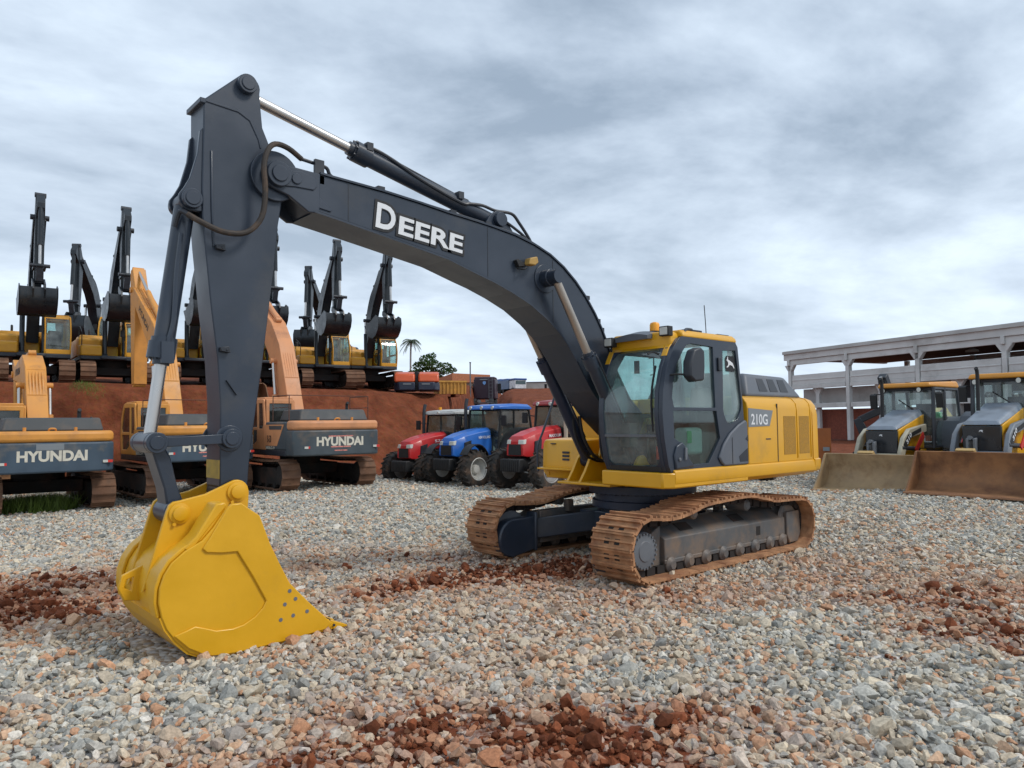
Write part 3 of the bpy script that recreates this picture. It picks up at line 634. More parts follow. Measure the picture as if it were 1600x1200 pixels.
# ---- cab
cab=thing('cab',(0,0,0),0,None,None); cab.parent=ex; del_=[cab.pop(k) for k in ('label','category') if k in cab]
Y0,Y1=.355,1.335
prof=[(1.185,1.217),(1.235,1.30),(1.305,1.62),(1.335,1.92),(1.315,2.18),(1.235,2.46),(1.10,2.70),(.98,2.815),(.90,2.845)]
prof=[(x-.055,z) for x,z in prof]
def fx(z): return float(np.interp(z,[p[1] for p in prof],[p[0] for p in prof]))
side=prof+[(-.30,2.845),(-.355,2.78),(-.42,2.3),(-.50,1.5),(-.515,1.217)]
door_up=[(.19,1.985),(.93,1.985),(1.05,1.985),(1.09,2.10),(1.06,2.28),(.98,2.50),(.86,2.66),(.78,2.74),(.68,2.765),(.22,2.75)]
door_lo=[(.36,1.30),(.10,1.60),(.17,1.945),(1.07,1.945),(1.06,1.62),(.95,1.57),(.86,1.36),(.74,1.29)]
rear_q=[(-.02,1.86),(.015,1.95),(-.0,2.72),(-.30,2.735),(-.345,2.5),(-.42,2.05),(-.40,1.96),(-.30,1.83),(-.16,1.78),(-.08,1.79)]
b=MB(); b.prism(side,Y1-.06,Y1,holes=[door_up,door_lo,rear_q]); b.build('door_frame',M['char'],cab,bevel=.012)
for nm,pl in (('door_window',door_up),('lower_door_window',door_lo),('quarter_window',rear_q)):
    b=MB(); b.prism(pl,Y1-.032,Y1-.026); b.build(nm,M['glass'] if nm!='lower_door_window' else M['clear'],cab)
b=MB()   # sculpted rear kick panel
b.prism([(.10,1.285),(.16,1.36),(.05,1.53),(-.10,1.66),(-.30,1.77),(-.46,1.83),(-.505,1.80),(-.515,1.25),(.04,1.25)],Y1-.01,Y1+.03)
b.build('kick_panel',M['grey'],cab,bevel=.025,seg=3)
b=MB(); b.prism([(-.12,1.27),(-.12,1.60),(-.135,1.61),(-.135,1.27)],Y1+.02,Y1+.033); b.prism([(-.3,1.29),(-.28,1.36),(-.44,1.44),(-.49,1.46),(-.49,1.29)],Y1+.02,Y1+.0335)
b.prism([(-.44,1.58),(-.5,1.63),(-.5,1.55)],Y1+.02,Y1+.034); b.each('panel_seam',M['chard'],cab)
b=MB(); b.prism([(.68,1.275),(1.06,1.25),(1.09,1.42),(1.04,1.53),(.93,1.575),(.86,1.52),(.80,1.38)],Y1-.01,Y1+.025); b.build('door_lower_trim',M['char'],cab,bevel=.02,seg=3)
b=MB(); b.prism([(.87,1.36),(.86,1.5),(.9,1.51),(.91,1.36)],Y1+.02,Y1+.045); b.cyl((1.0,Y1+.02,1.37),(1.0,Y1+.04,1.37),.022); b.build('door_handle',M['hubgrey'],cab,bevel=.006)
b=MB(); b.prism([(.06,2.45),(.13,2.45),(.13,2.62),(.06,2.62)],Y1,Y1+.025); b.build('latch',M['chard'],cab,bevel=.008)
# right-hand side wall and back wall
b=MB(); b.prism(side,Y0,Y0+.05,holes=[[(-.2,1.9),(.55,1.6),(1.0,1.6),(1.12,1.9),(1.08,2.2),(.95,2.5),(.8,2.68),(-.2,2.68)]]); b.build('right_wall',M['char'],cab,bevel=.01)
b=MB(); b.prism([(-.2,1.9),(.55,1.6),(1.0,1.6),(1.12,1.9),(1.08,2.2),(.95,2.5),(.8,2.68),(-.2,2.68)],Y0+.02,Y0+.026); b.build('right_window',M['glass'],cab)
b=MB(); b.hexa([(-.515,Y0+.05,1.22),(-.44,Y0+.05,1.22),(-.44,Y1-.06,1.22),(-.515,Y1-.06,1.22),(-.44,Y0+.05,1.9),(-.38,Y0+.05,1.9),(-.38,Y1-.06,1.9),(-.44,Y1-.06,1.9)])
for y in (Y0+.05,Y1-.11): b.hexa([(-.44,y,1.9),(-.38,y,1.9),(-.38,y+.05,1.9),(-.44,y+.05,1.9),(-.33,y,2.8),(-.27,y,2.8),(-.27,y+.05,2.8),(-.33,y+.05,2.8)])
b.build('back_wall',M['char'],cab)
b=MB(); b.hexa([(-.41,Y0+.1,1.9),(-.405,Y0+.1,1.9),(-.405,Y1-.11,1.9),(-.41,Y1-.11,1.9),(-.31,Y0+.1,2.78),(-.305,Y0+.1,2.78),(-.305,Y1-.11,2.78),(-.31,Y1-.11,2.78)]); b.build('back_window',M['glass'],cab)
# front frame: posts follow the curved profile
def ribbon(mb,ya,yb,za,zb,dep=.06,out=.012,n=14):
    zs=[za+(zb-za)*i/n for i in range(n+1)]
    rows=[[(fx(z)+out,ya,z),(fx(z)+out,yb,z),(fx(z)-dep,yb,z),(fx(z)-dep,ya,z)] for z in zs]
    mb.strip(rows,close=True); mb.add(rows[0],[(0,1,2,3)]); mb.add(rows[-1],[(3,2,1,0)])
b=MB(); ribbon(b,Y0-.003,Y0+.075,1.218,2.70); ribbon(b,Y1-.115,Y1-.062,1.218,2.70,.10)
ribbon(b,Y0+.075,Y1-.115,1.218,1.285,n=3); b.build('front_frame',M['char'],cab,bevel=.01,sharp=50)
b=MB(); ribbon(b,Y0+.075,Y1-.115,1.635,1.665,.04,.008,n=2); b.build('windscreen_bar',M['hubgrey'],cab)
def pane(nm,za,zb,g,n=16,rc=.09):
    b=MB(); rows=[]; ya,yb=Y0+.07,Y1-.11
    for i in range(n+1):
        z=za+(zb-za)*i/n; rows.append([(fx(z)-.01,ya,z),(fx(z)-.01,yb,z)])
    b.strip(rows); return b.build(nm,g,cab,sharp=60)
pane('windscreen',1.665,2.72,M['glass']); pane('lower_windscreen',1.28,1.635,M['glass'])
b=MB()    # rounded inner corners of the windscreen seal
for (yc,sy) in ((Y0+.075,1),(Y1-.115,-1)):
    for (z0,sz,r) in ((1.285,1,.10),(2.70,-1,.15)):
        pts=[(yc,z0)]+[(yc+sy*(r-r*math.sin(R(a))),z0+sz*(r-r*math.cos(R(a)))) for a in range(0,91,15)]
        vs=[(fx(min(2.74,q[1]))+.006,q[0],q[1]) for q in pts]; b.add(vs,[(0,i,i+1) for i in range(1,len(pts)-1)])
        vs=[(v[0]-.02,v[1],v[2]) for v in vs]; b.add(vs,[(0,i+1,i) for i in range(1,len(pts)-1)])
b.build('corner_seal',M['char'],cab)
# yellow roof with cheek over the front corners
b=MB(); rows=[]
b.prism([(Y0-.01,2.83),(Y1+.006,2.83),(Y1+.004,2.88),(Y1-.05,2.925),(Y0+.05,2.935),(Y0-.008,2.88)],-.33,.86,'x')
b.prism([(Y0-.008,2.70),(Y1-.055,2.70),(Y1-.055,2.86),(Y1-.10,2.905),(Y0+.05,2.915),(Y0-.008,2.86)],.845,fx(2.72)-.0,'x')
rf=b.build('roof',M['yellow'],cab,bevel=.03,seg=3)
b=MB(); ribbon(b,Y0-.012,Y0+.07,2.55,2.80,.05,.016,n=5); ribbon(b,Y1-.135,Y1-.055,2.60,2.80,.05,.014,n=5); ribbon(b,Y0+.07,Y1-.135,2.70,2.80,.05,.016,n=3); b.build('roof_header',M['yellow'],cab,sharp=50,bevel=.01)
b=MB(); b.tube([(.80,Y1-.03,2.86),(.72,Y1-.06,2.925),(.62,Y1-.09,2.95),(.5,Y1-.12,2.955)],.022,8); b.box(.3,.62,Y1-.24,Y1-.1,2.925,2.958); b.box(-.28,-.02,Y1-.2,Y1-.08,2.92,2.94); b.build('roof_cable',M['chard'],rf)
b=MB(); rows=[]
for i in range(9):
    t=i/8; y=Y0+.10+(Y1-.42-Y0)*t; h=.045*math.sin(math.pi*min(1,max(0,t*.9+.05)))
    rows.append([(1.12,y,2.815+.01*t),(1.13,y,2.85+h+.01*t),(.92,y,2.90+h+.01*t),(.88,y,2.88),(.9,y,2.84)])
b.strip(rows,close=True); b.add(rows[0],[(0,1,2,3,4)]); b.add(rows[-1],[(4,3,2,1,0)]); b.build('sun_visor',M['grey'],cab,sharp=40)
b=MB(); b.cyl((.80,.88,2.92),(.80,.88,2.95),.07); b.build('beacon_base',M['black'],rf)
b=MB(); b.lathe((.80,.88,2.95),(0,0,1),[(.062,0),(.062,.08),(.05,.105),(.02,.115)],20); b.build('beacon',M['amber'],cab)
for (x,y,z) in ((1.14,.44,2.82),(1.03,1.22,2.90)):
    b=MB(); b.box(x-.05,x+.045,y-.07,y+.07,z-.06,z+.06); b.box(x-.03,x-.01,y-.015,y+.015,z-.12,z-.05); wl=b.build('work_light',M['black'],cab,bevel=.012)
    b=MB(); b.box(x+.043,x+.052,y-.055,y+.055,z-.045,z+.045); b.build('lens',M['lens'],wl,bevel=.004)
b=MB(); b.tube([(-.30,.90,2.9),(-.29,.90,3.1),(-.25,.91,3.38)],.006,6); b.cyl((-.30,.9,2.89),(-.30,.9,2.95),.02,n=10); b.build('antenna',M['black'],cab)
# mirror on its arm
b=MB(); b.tube([(1.12,Y1-.02,2.36),(1.08,Y1+.08,2.37),(.93,Y1+.17,2.36),(.88,Y1+.18,2.36)],.012,8); ma_=b.build('mirror_arm',M['black'],cab)
b=MB(); b.prism([(.74,2.30),(.92,2.28),(1.02,2.34),(1.01,2.52),(.93,2.66),(.80,2.70),(.72,2.66),(.72,2.45)],Y1+.10,Y1+.22); b.build('mirror',M['chard'],ma_,bevel=.025,seg=3)
b=MB(); b.box(.715,.72,Y1+.12,Y1+.2,2.34,2.62); b.build('mirror_face',M['chrome'],ma_)
# wiper, interior
b=MB(); b.tube([(1.24,1.17,1.70),(1.275,1.175,1.95),(1.255,1.17,2.2),(1.17,1.165,2.48)],.014,6); b.tube([(1.23,1.10,2.62),(1.16,1.12,2.65),(1.1,1.17,2.62)],.012,6); b.prism([(1.13,1.60),(1.20,1.60),(1.20,1.75),(1.13,1.82)],1.13,1.18); b.build('wiper',M['black'],cab)
b=MB(); b.box(-.4,1.1,Y0+.06,Y1-.07,1.20,1.235); b.build('cab_floor',M['inside'],cab)
b=MB(); b.box(-.25,.28,.62,1.10,1.50,1.64); b.hexa([(-.33,.62,1.60),(-.18,.62,1.60),(-.18,1.10,1.60),(-.33,1.10,1.60),(-.42+.06,.66,2.28),(-.28+.04,.66,2.28),(-.28+.04,1.06,2.28),(-.42+.06,1.06,2.28)]); b.box(-.33,-.22,.74,.98,2.26,2.46); b.box(-.2,.2,.68,1.04,1.235,1.5); b.build('seat',M['seat'],cab,bevel=.04,seg=3)
b=MB()
for y in (.50,1.16): b.box(-.2,.40,y-.09,y+.07,1.235,1.78); b.tube([(.32,y,1.78),(.36,y,1.92)],.012); b.lathe((.36,y,1.90),(0,0,1),[(.02,0),(.03,.05),(.025,.1)],10)
b.box(.85,1.0,.45,.62,1.5,1.8); b.box(.7,.86,.7,.98,1.235,1.27); b.tube([(.8,.78,1.25),(.85,.78,1.5),(.83,.78,1.7)],.012); b.tube([(.8,.90,1.25),(.85,.90,1.5),(.83,.90,1.7)],.012); b.build('console',M['inside'],cab,bevel=.01)
b=MB(); b.box(.34,.70,1.06,1.25,1.40,1.74); b.build('water_jug',M['plastic'],cab,bevel=.05,seg=3)
b=MB(); b.box(.60,.69,1.245,1.262,1.55,1.70); b.build('jug_label',M['green'],cab,bevel=.01)
b=MB(); b.cyl((.98,1.05,1.36),(.98,1.05,1.52),.035,n=14); b.build('fire_bottle',M['red'],cab)
b=MB(); b.box(.95,.97,.68,.75,2.42,2.58); b.tube([(.95,.9,2.60),(.95,.97,2.60),(.95,.97,2.40),(.95,.92,2.39)],.008,6,smooth=0); b.build('hanging_display',M['black'],cab)
# leaping-deer emblem on the quarter window
b=MB(); b.prism([(-.10,2.455),(-.30,2.455),(-.315,2.50),(-.315,2.62),(-.28,2.66),(-.12,2.66),(-.085,2.62),(-.085,2.50)],Y1-.025,Y1-.022)
em=b.build('emblem',M['black'],cab)
deer=[(-.115,2.60),(-.13,2.615),(-.14,2.648),(-.152,2.645),(-.15,2.612),(-.20,2.595),(-.26,2.568),(-.298,2.505),(-.285,2.50),(-.25,2.532),(-.19,2.545),(-.15,2.512),(-.115,2.505),(-.118,2.516),(-.15,2.535),(-.155,2.57),(-.135,2.592)]
b=MB(); b.prism(deer,Y1-.021,Y1-.018); b.build('emblem_deer',M['white'],em)
b=MB(); b.tube([(1.13,Y0-.03,1.95),(1.2,Y0-.05,1.85),(1.2,Y0-.05,1.5),(1.15,Y0-.03,1.32)],.016,8); b.build('grab_handle',M['black'],cab)

# ---- boom
up=[(5.36,4.204),(5.045,4.19),(4.911,4.182),(4.342,4.161),(3.9,4.128),(3.539,4.092),(3.2,4.07),(2.906,4.046),(2.56,4.005),(2.257,3.939),(2.0,3.855),(1.77,3.734),(1.56,3.58),(1.371,3.401),(1.21,3.21),(1.075,3.014),(.94,2.76),(.78,2.45),(.55,2.12),(.3,1.92)]
lo=[(.3,1.56),(.62,1.66),(.95,1.90),(1.276,2.221),(1.42,2.41),(1.563,2.615),(1.70,2.78),(1.841,2.916),(2.05,3.07),(2.32,3.223),(2.623,3.342),(2.9,3.43),(3.126,3.487),(3.542,3.60),(4.342,3.722),(4.842,3.795),(5.1,3.83)]
out=up+arc(.15,1.74,.19,80,280,8)+lo+[(5.34,3.93)]+arc(5.466,4.09,.13,-80,100,8)
b=MB()
b.prism(up+arc(.15,1.74,.19,80,280,8)+lo,-.235,.235)
for y in (.21,-.25): b.prism([(5.045,4.19),(5.05,3.81),(5.16,3.80),(5.36,3.92)]+arc(5.466,4.09,.135,-75,105,8)+[(5.36,4.20)],y,y+.04)
boom=b.build('boom',M['char'],ex,bevel=.01)
def edge_strip(pts,side_,y,t,mb):     # flange plate following an outline
    P=[Vector(p) for p in pts]; off=[]
    for i in range(len(P)):
        tt=(P[min(i+1,len(P)-1)]-P[max(i-1,0)]).normalized(); off.append(P[i]+Vector((-tt.y,tt.x))*t*side_)
    for i in range(len(P)-1):
        a,c,d,e=P[i],P[i+1],off[i+1],off[i]
        mb.hexa([(a.x,-y,a.y),(c.x,-y,c.y),(c.x,y,c.y),(a.x,y,a.y),(e.x,-y,e.y),(d.x,-y,d.y),(d.x,y,d.y),(e.x,y,e.y)])
b=MB(); edge_strip(up[1:],-1,.252,.02,b); b.build('top_flange',M['char'],boom)
b=MB(); edge_strip(lo,-1,.252,.02,b); b.build('bottom_flange',M['char'],boom)
b=MB()     # doublers, bosses, seams
for s in (1,-1):
    b.cyl((5.466,s*.20,4.09),(5.466,s*.30,4.09),.115,n=28); b.cyl((5.466,s*.30,4.09),(5.466,s*.315,4.09),.075,n=24)
    b.prism([(5.50,4.03),(5.44,4.14),(5.25,4.17),(5.10,4.13),(5.08,4.06),(5.115,4.015),(5.3,4.01),(5.44,3.99)],s*.235,s*.262)
    b.cyl((5.29,s*.25,4.085),(5.29,s*.275,4.085),.05,n=20)
    b.cyl((2.087,s*.23,3.554),(2.087,s*.25,3.554),.175,n=36); b.cyl((2.087,s*.25,3.554),(2.087,s*.36,3.554),.105,n=28)
    b.prism([(5.42,4.0),(5.10,3.865),(4.93,3.845),(4.92,3.87),(5.05,3.965),(5.36,4.05)],s*.235,s*.248)
b.each('pin_boss',M['char'],boom,bevel=.006)
b=MB()
for s in (1,-1): b.prism([(2.95,4.04),(2.83,4.24)]+arc(2.703,4.191,.11,50,150,6)+[(2.45,4.05),(2.28,3.94),(2.6,3.98)],s*.07,s*.11)
b.cyl((2.703,-.16,4.191),(2.703,.16,4.191),.06,n=20); b.cyl((2.703,.12,4.191),(2.703,.17,4.191),.085,n=20)
b.each('ram_bracket',M['char'],boom,bevel=.006)
bo=Vector((4.445,.24,3.787)); bu=Vector((-1.095,0,-.112)).normalized(); bv=Vector((0,0,1)); bv=(bv-bu*bv.dot(bu)).normalized()
for m_,bold,off in ((M['black'],.075,.003),(M['white'],.028,.006)):
    g=.028 if bold>.05 else 0; nm='lettering_outline' if g else 'lettering'
    lettering('D',bo-bu*g-bv*g,bu,bv,.225+2*g,.258+2*g,m_,boom,nm,bold,off)
    lettering('EERE',bo+bu*.27-bu*g-bv*g,bu,bv,.83+2*g,.192+2*g,m_,boom,nm,bold,off)
b=MB(); b.prism([(2.56,3.63),(2.60,3.70),(2.57,3.72),(2.47,3.68),(2.45,3.65)],.24,.30); b.tube([(2.56,.26,3.62),(2.52,.33,3.60),(2.47,.33,3.63)],.012); 
bl=b.build('lamp_bracket',M['black'],boom,bevel=.006)
b=MB(); b.prism([(2.47,3.66),(2.44,3.74),(2.33,3.77),(2.31,3.70),(2.36,3.66)],.27,.37); b.build('boom_lamp',mat('dull_amber',(.42,.25,.06),.5),bl,bevel=.012)
b=MB()     # hydraulic lines along the boom
b.tube([(5.205,.18,4.314),(5.045,.18,4.30),(4.945,.18,4.285),(4.877,.17,4.215),(4.6,.17,4.20),(3.9,.17,4.16),(3.2,.17,4.11),(2.9,.17,4.085),(2.4,.2,4.01),(1.9,.2,3.84),(1.5,.2,3.56),(1.2,.2,3.22),(1.0,.2,2.87)],.018,8)
for y in (-.05,-.12,-.18): b.tube([(2.35,y,4.0),(1.9,y,3.84),(1.5,y,3.56),(1.2,y,3.22),(1.0,y,2.87),(.7,y,2.40)],.02,8)
for x,z in ((4.36,4.175),(2.95,4.06),(3.45,4.10)): b.box(x-.04,x+.04,.11,.225,z-.01,z+.045)
for x,z in ((1.32,3.38),(1.12,3.10),(1.05,2.99)): b.box(x-.03,x+.03,-.2,.24,z,z+.05)
b.box(4.998,5.092,.20,.235,4.10,4.33); b.build('hydraulic_line',M['chard'],boom)
b=MB()
for x,z0,z1 in ((4.74,3.80,4.16),(2.98,3.47,4.03),(1.95,3.03,3.80)):
    for s in (1,-1): b.box(x-.004,x+.004,min(s*.234,s*.238),max(s*.234,s*.238),z0,z1)
b.each('weld_seam',M['chard'],boom)
b=MB(); b.hexa([(5.47,AW_,3.20),(5.64,AW_,3.17),(5.64,AW_+.003,3.17),(5.47,AW_+.003,3.20),(5.47,AW_,3.208),(5.64,AW_,3.178),(5.64,AW_+.003,3.178),(5.47,AW_+.003,3.208)]) if False else None
# boom rams
for s in (1,-1):
    r=hyd((.66,s*.405,1.285),(2.087,s*.405,3.554),.60,.082,.05,ex,M['navy'] if s<0 else M['char'],M['rod'],'boom_cylinder')
    b=MB(); b.tube([(.80,s*.405+.07,1.62),(.9,s*.405+.105,1.72),(1.42,s*.405+.105,2.54),(1.47,s*.405+.08,2.62)],.013,8); b.build('pipe',M['chard'],r)
b=MB()
for k,(y,o) in enumerate(((-.30,.0),(-.24,.05),(-.34,.09))):
    b.tube([(.95+o,y,1.9),(.9+o,y+.02,1.62),(.72+o,y+.06,1.35),(.45,y+.08,1.28),(.2,y+.1,1.45)],.02,8)
b.build('hose_bundle',M['black'],ex)
# arm ram (on top of the boom)
ar_=hyd((2.703,0,4.191),(5.733,0,4.869),.617,.088,.05,ex,M['char'],M['chrome'],'arm_cylinder')
b=MB()
b.tube([(4.47,.06,4.66),(4.30,.07,4.635),(4.10,.085,4.565),(3.776,.09,4.44),(3.256,.09,4.30),(3.118,.09,4.31),(2.931,.09,4.325),(2.738,.09,4.30),(2.487,.09,4.31),(2.365,.09,4.22),(2.2,.09,4.05),(2.12,.09,3.92)],.019,8)
b.tube([(4.35,.0,4.67),(4.0,.03,4.57),(3.3,.03,4.40),(3.1,.03,4.36)],.016,8)
b.tube([(2.64,.12,4.20),(2.44,.12,4.12),(2.30,.12,4.05),(2.2,.12,3.95)],.017,8)
for x,z in ((4.42,4.63),(3.25,4.36)): b.box(x-.035,x+.035,.0,.11,z-.02,z+.06)
b.build('ram_hose',M['chard'],ar_)
# ---- arm
AW=.165
ao=[(6.102,4.635),(6.099,4.38),(6.105,3.9),(6.1,3.65),(6.075,3.381),(6.015,2.834),(5.955,2.40),(5.926,2.0),(5.924,1.30)]+arc(5.80,1.249,.125,20,-200,10)+[(5.672,1.45),(5.656,1.617),(5.607,2.0),(5.558,2.358),(5.458,3.241),(5.420,3.65),(5.384,3.88),(5.384,3.98),(5.40,4.12),(5.417,4.20),(5.492,4.335),(5.575,4.52),(5.592,4.68),(5.605,4.82)]+arc(5.715,4.86,.115,175,60,8)
b=MB(); b.prism(ao,-AW,AW)
arm=b.build('arm',M['char'],ex,bevel=.012)
b=MB()
b.prism([(6.12,4.64),(6.12,4.62),(5.80,4.60),(5.70,4.55),(5.62,4.40),(5.60,4.32),(5.585,4.325),(5.60,4.42),(5.68,4.575),(5.79,4.63)],AW-.01,AW+.008)   # top doubler edge
b.box(6.085,6.135,-AW-.015,AW+.015,4.60,4.645)
for s in (1,-1):
    b.cyl((5.733,s*.15,4.869),(5.733,s*.225,4.869),.085,n=28); b.cyl((5.733,s*.225,4.869),(5.733,s*.235,4.869),.06,n=20)
    b.cyl((5.466,s*.16,4.09),(5.466,s*.205,4.09),.23,n=40); b.cyl((5.847,s*.16,1.706),(5.847,s*.18,1.706),.115,n=28)
    b.prism([(6.091,4.40),(6.122,4.36),(6.141,4.154),(6.20,3.93),(6.245,3.84)]+arc(6.189,3.746,.10,45,-100,6)+[(6.06,3.66),(6.05,4.2)],s*.11,s*.15)
    b.cyl((6.189,s*.14,3.746),(6.189,s*.20,3.746),.085,n=24); b.cyl((6.189,s*.20,3.746),(6.189,s*.21,3.746),.06,n=20)
b.tube([(6.03,AW+.004,4.2),(6.02,AW+.004,3.7),(6.0,AW+.004,3.36)],.012,6,smooth=0)
b.each('arm_boss',M['char'],arm,bevel=.006)
b=MB()
for x,z in ((5.941,3.356),(5.892,2.471)): b.prism([(x-.03,z-.025),(x+.05,z-.015),(x+.055,z+.02),(x-.02,z+.03)],AW,AW+.05); b.cyl((x,AW+.045,z),(x,AW+.055,z),.012,n=8)
b.prism([(5.875,2.20),(5.885,2.21),(5.80,2.09),(5.79,2.08)],AW,AW+.02); b.each('arm_clamp',M['chard'],arm,bevel=.004)
b=MB(); b.tube([(6.228,.19,3.60),(6.134,.25,3.536),(5.963,.29,3.472),(5.769,.30,3.499),(5.639,.31,3.652),(5.611,.32,3.888),(5.625,.32,4.116),(5.585,.31,4.271),(5.503,.28,4.356),(5.362,.24,4.361),(5.205,.18,4.314)],.025,10)
b.build('arm_hose',M['hose'],arm)
b=MB(); b.tube([(6.30,.09,3.50),(6.28,.15,3.62),(6.228,.19,3.60)],.022,8); b.build('hose_fitting',M['chard'],arm)
b=MB(); b.box(5.924,5.928,-AW+.01,AW-.01,1.36,1.52); b.build('paint_overspray',mat('yellow_overspray',(.45,.30,.04),.5,var=.3,scale=9),arm)
# bucket ram and linkage
br=hyd((6.189,0,3.746),(6.451,0,1.683),.665,.085,.05,ex,M['char'],M['chrome'],'bucket_cylinder')
b=MB(); b.tube([(6.25,.10,3.45),(6.285,.105,3.1),(6.30,.105,2.72),(6.335,.11,2.55),(6.35,.10,2.45)],.02,8); b.tube([(6.21,-.09,3.55),(6.28,-.1,3.0),(6.33,-.1,2.5)],.018,8)
b.cyl((6.355,.0,2.52),(6.375,.0,2.38),.108,n=20); b.box(6.30,6.40,.04,.13,2.34,2.52); b.build('ram_pipe',M['char'],br)
for s in (1,-1):
    b=MB(); d=Vector((6.451-5.847,0,1.683-1.706)).normalized()
    b.prism([(5.847,1.665),(6.451,1.645),(6.451,1.722),(5.847,1.747)],s*.19,s*.225)
    for x,z in ((5.847,1.706),(6.451,1.683)): b.cyl((x,s*.175,z),(x,s*.24,z),.085,n=26); b.cyl((x,s*.24,z),(x,s*.25,z),.058,n=20)
    b.build('side_link',M['char'],ex,bevel=.006)
b=MB()
b.prism([(6.50,1.69),(6.455,1.60),(6.36,1.30),(6.34,1.16),(6.20,1.17),(6.26,1.33),(6.31,1.55),(6.38,1.69)],-.125,.125)
b.cyl((6.451,-.172,1.683),(6.451,.172,1.683),.085,n=24); b.cyl((6.27,-.165,1.104),(6.27,.165,1.104),.10,n=24)
b.build('bucket_link',M['char'],ex,bevel=.015)
# ---- bucket
shell=[(5.12,.035),(5.30,.0),(5.55,-.02),(5.834,-.028),(6.05,-.024),(6.16,-.005),(6.29,.06),(6.39,.165),(6.46,.27),(6.497,.366),(6.52,.48),(6.515,.585),(6.485,.68),(6.43,.765),(6.33,.845),(6.20,.912),(6.12,1.0),(6.02,1.146)]
Ls=[(5.12,.035)]+shell[1:]
b=MB(); P=[Vector(p) for p in Ls]; inn=[]
for i in range(len(P)):
    t=(P[min(i+1,len(P)-1)]-P[max(i-1,0)]).normalized(); inn.append(P[i]+Vector((-t.y,t.x))*.03)
b.prism([tuple(p) for p in P]+[tuple(p) for p in reversed(inn)],-.545,.545)
bk=b.build('bucket',M['bucket'],ex,sharp=50)
for s in (1,-1):
    b=MB(); Q=[Vector(p) for p in shell[9:]]; O=[]
    for i in range(len(Q)):
        t=(Q[min(i+1,len(Q)-1)]-Q[max(i-1,0)]).normalized(); O.append(Q[i]+Vector((t.y,-t.x))*.03)
    b.prism([tuple(q) for q in Q]+[tuple(q) for q in reversed(O)],s*.39,s*.545); b.build('shoulder_strip',M['bucket'],bk,sharp=50,bevel=.008)
bside=[(6.018,1.146),(5.977,1.184),(5.90,1.185),(5.845,1.142),(5.747,1.07),(5.652,.822),(5.566,.645),(5.48,.479),(5.303,.288),(5.152,.141),(5.06,.06),(5.12,.008)]+[(x,z+.002) for x,z in shell[1:-1]]
for s in (1,-1):
    b=MB(); b.prism(bside,s*.545,s*.572)
    b.build('side_plate',M['bucket'],bk,bevel=.008)
    b=MB()
    b.prism([(6.018,1.146),(5.977,1.184),(5.90,1.185),(5.845,1.142),(5.747,1.07),(5.652,.822),(5.566,.645),(5.48,.479),(5.303,.288),(5.152,.141),(5.09,.07),(5.15,.03),(5.55,.0),(5.834,-.008),(6.05,-.004),(6.16,.015),(6.30,.10),(6.409,.215),(6.32,.24),(6.253,.262),(6.175,.233),(6.091,.199),(5.96,.19),(5.87,.206),(5.78,.25),(5.716,.308),(5.684,.365),(5.80,.58),(5.929,.797),(6.05,.80),(6.173,.819),(6.205,.853),(6.15,.93)],s*.572,s*.590)
    b.build('side_cutter',M['bucket'],bk,bevel=.008)
    b=MB()
    for x,z in ((5.483,.414),(5.525,.309),(5.43,.34),(5.45,.204),(5.324,.217),(5.56,.187)): b.cyl((x,s*.588,z),(x,s*.593,z),.0165,n=14)
    b.each('bolt_hole',M['plastic'] if False else M['hubgrey'],bk)
    b=MB(); b.prism([(6.13,1.02),(6.02,1.146),(6.0,1.17),(6.02,1.2),(6.09,1.19),(6.24,.95),(6.34,.86),(6.28,.83)],s*.34,s*.55); b.build('shoulder_plate',M['bucket'],bk,bevel=.012)
    # hanger ears
    ear=[(5.693,1.23),(5.700,1.10),(5.80,1.0),(6.085,.833),(6.25,.80),(6.454,.60),(6.545,.50),(6.371,1.122),(6.35,1.175),(6.315,1.20),(6.27,1.205),(6.064,1.245),(5.932,1.30)]+arc(5.80,1.245,.105,60,175,6)
    b=MB(); b.prism(ear,s*.185,s*.225); e_=b.build('hanger_ear',M['bucket'],bk,bevel=.008)
    b=MB()
    for x,z in ((5.80,1.249),(6.27,1.104)):
        b.lathe((x,s*.222,z),(0,s,0),[(.085,0),(.085,.02),(.062,.025),(.058,.045),(.04,.05)],26); b.cyl((x+.045,s*.225,z-.085),(x+.045,s*.25,z-.085),.015,n=8)
    b.each('pin',M['bucket'],e_)
b=MB(); b.prism([(6.45,.70),(6.64,.62),(6.665,.52),(6.62,.42),(6.49,.40)],-.02,.02,holes=[[(6.55,.60),(6.605,.585),(6.62,.52),(6.57,.49)]])
b.M=Matrix.Translation((-.02,.0,.02)); b.build('lifting_eye',M['bucket'],bk,bevel=.008)
b=MB(); W=[(6.29,.06),(6.39,.165),(6.46,.27),(6.497,.366)]
edge_strip(W,-1,.56,.016,b)
edge_strip([(5.834,-.028),(6.05,-.024),(6.16,-.005),(6.29,.06)],-1,.56,.012,b); b.build('wear_plate',M['bucket'],bk,sharp=50)
b=MB(); b.prism([(5.06,.06),(5.30,.04),(5.30,.0),(5.12,.0),(5.05,.035)],-.545,.545); b.build('lip',M['bucket'],bk,bevel=.006)
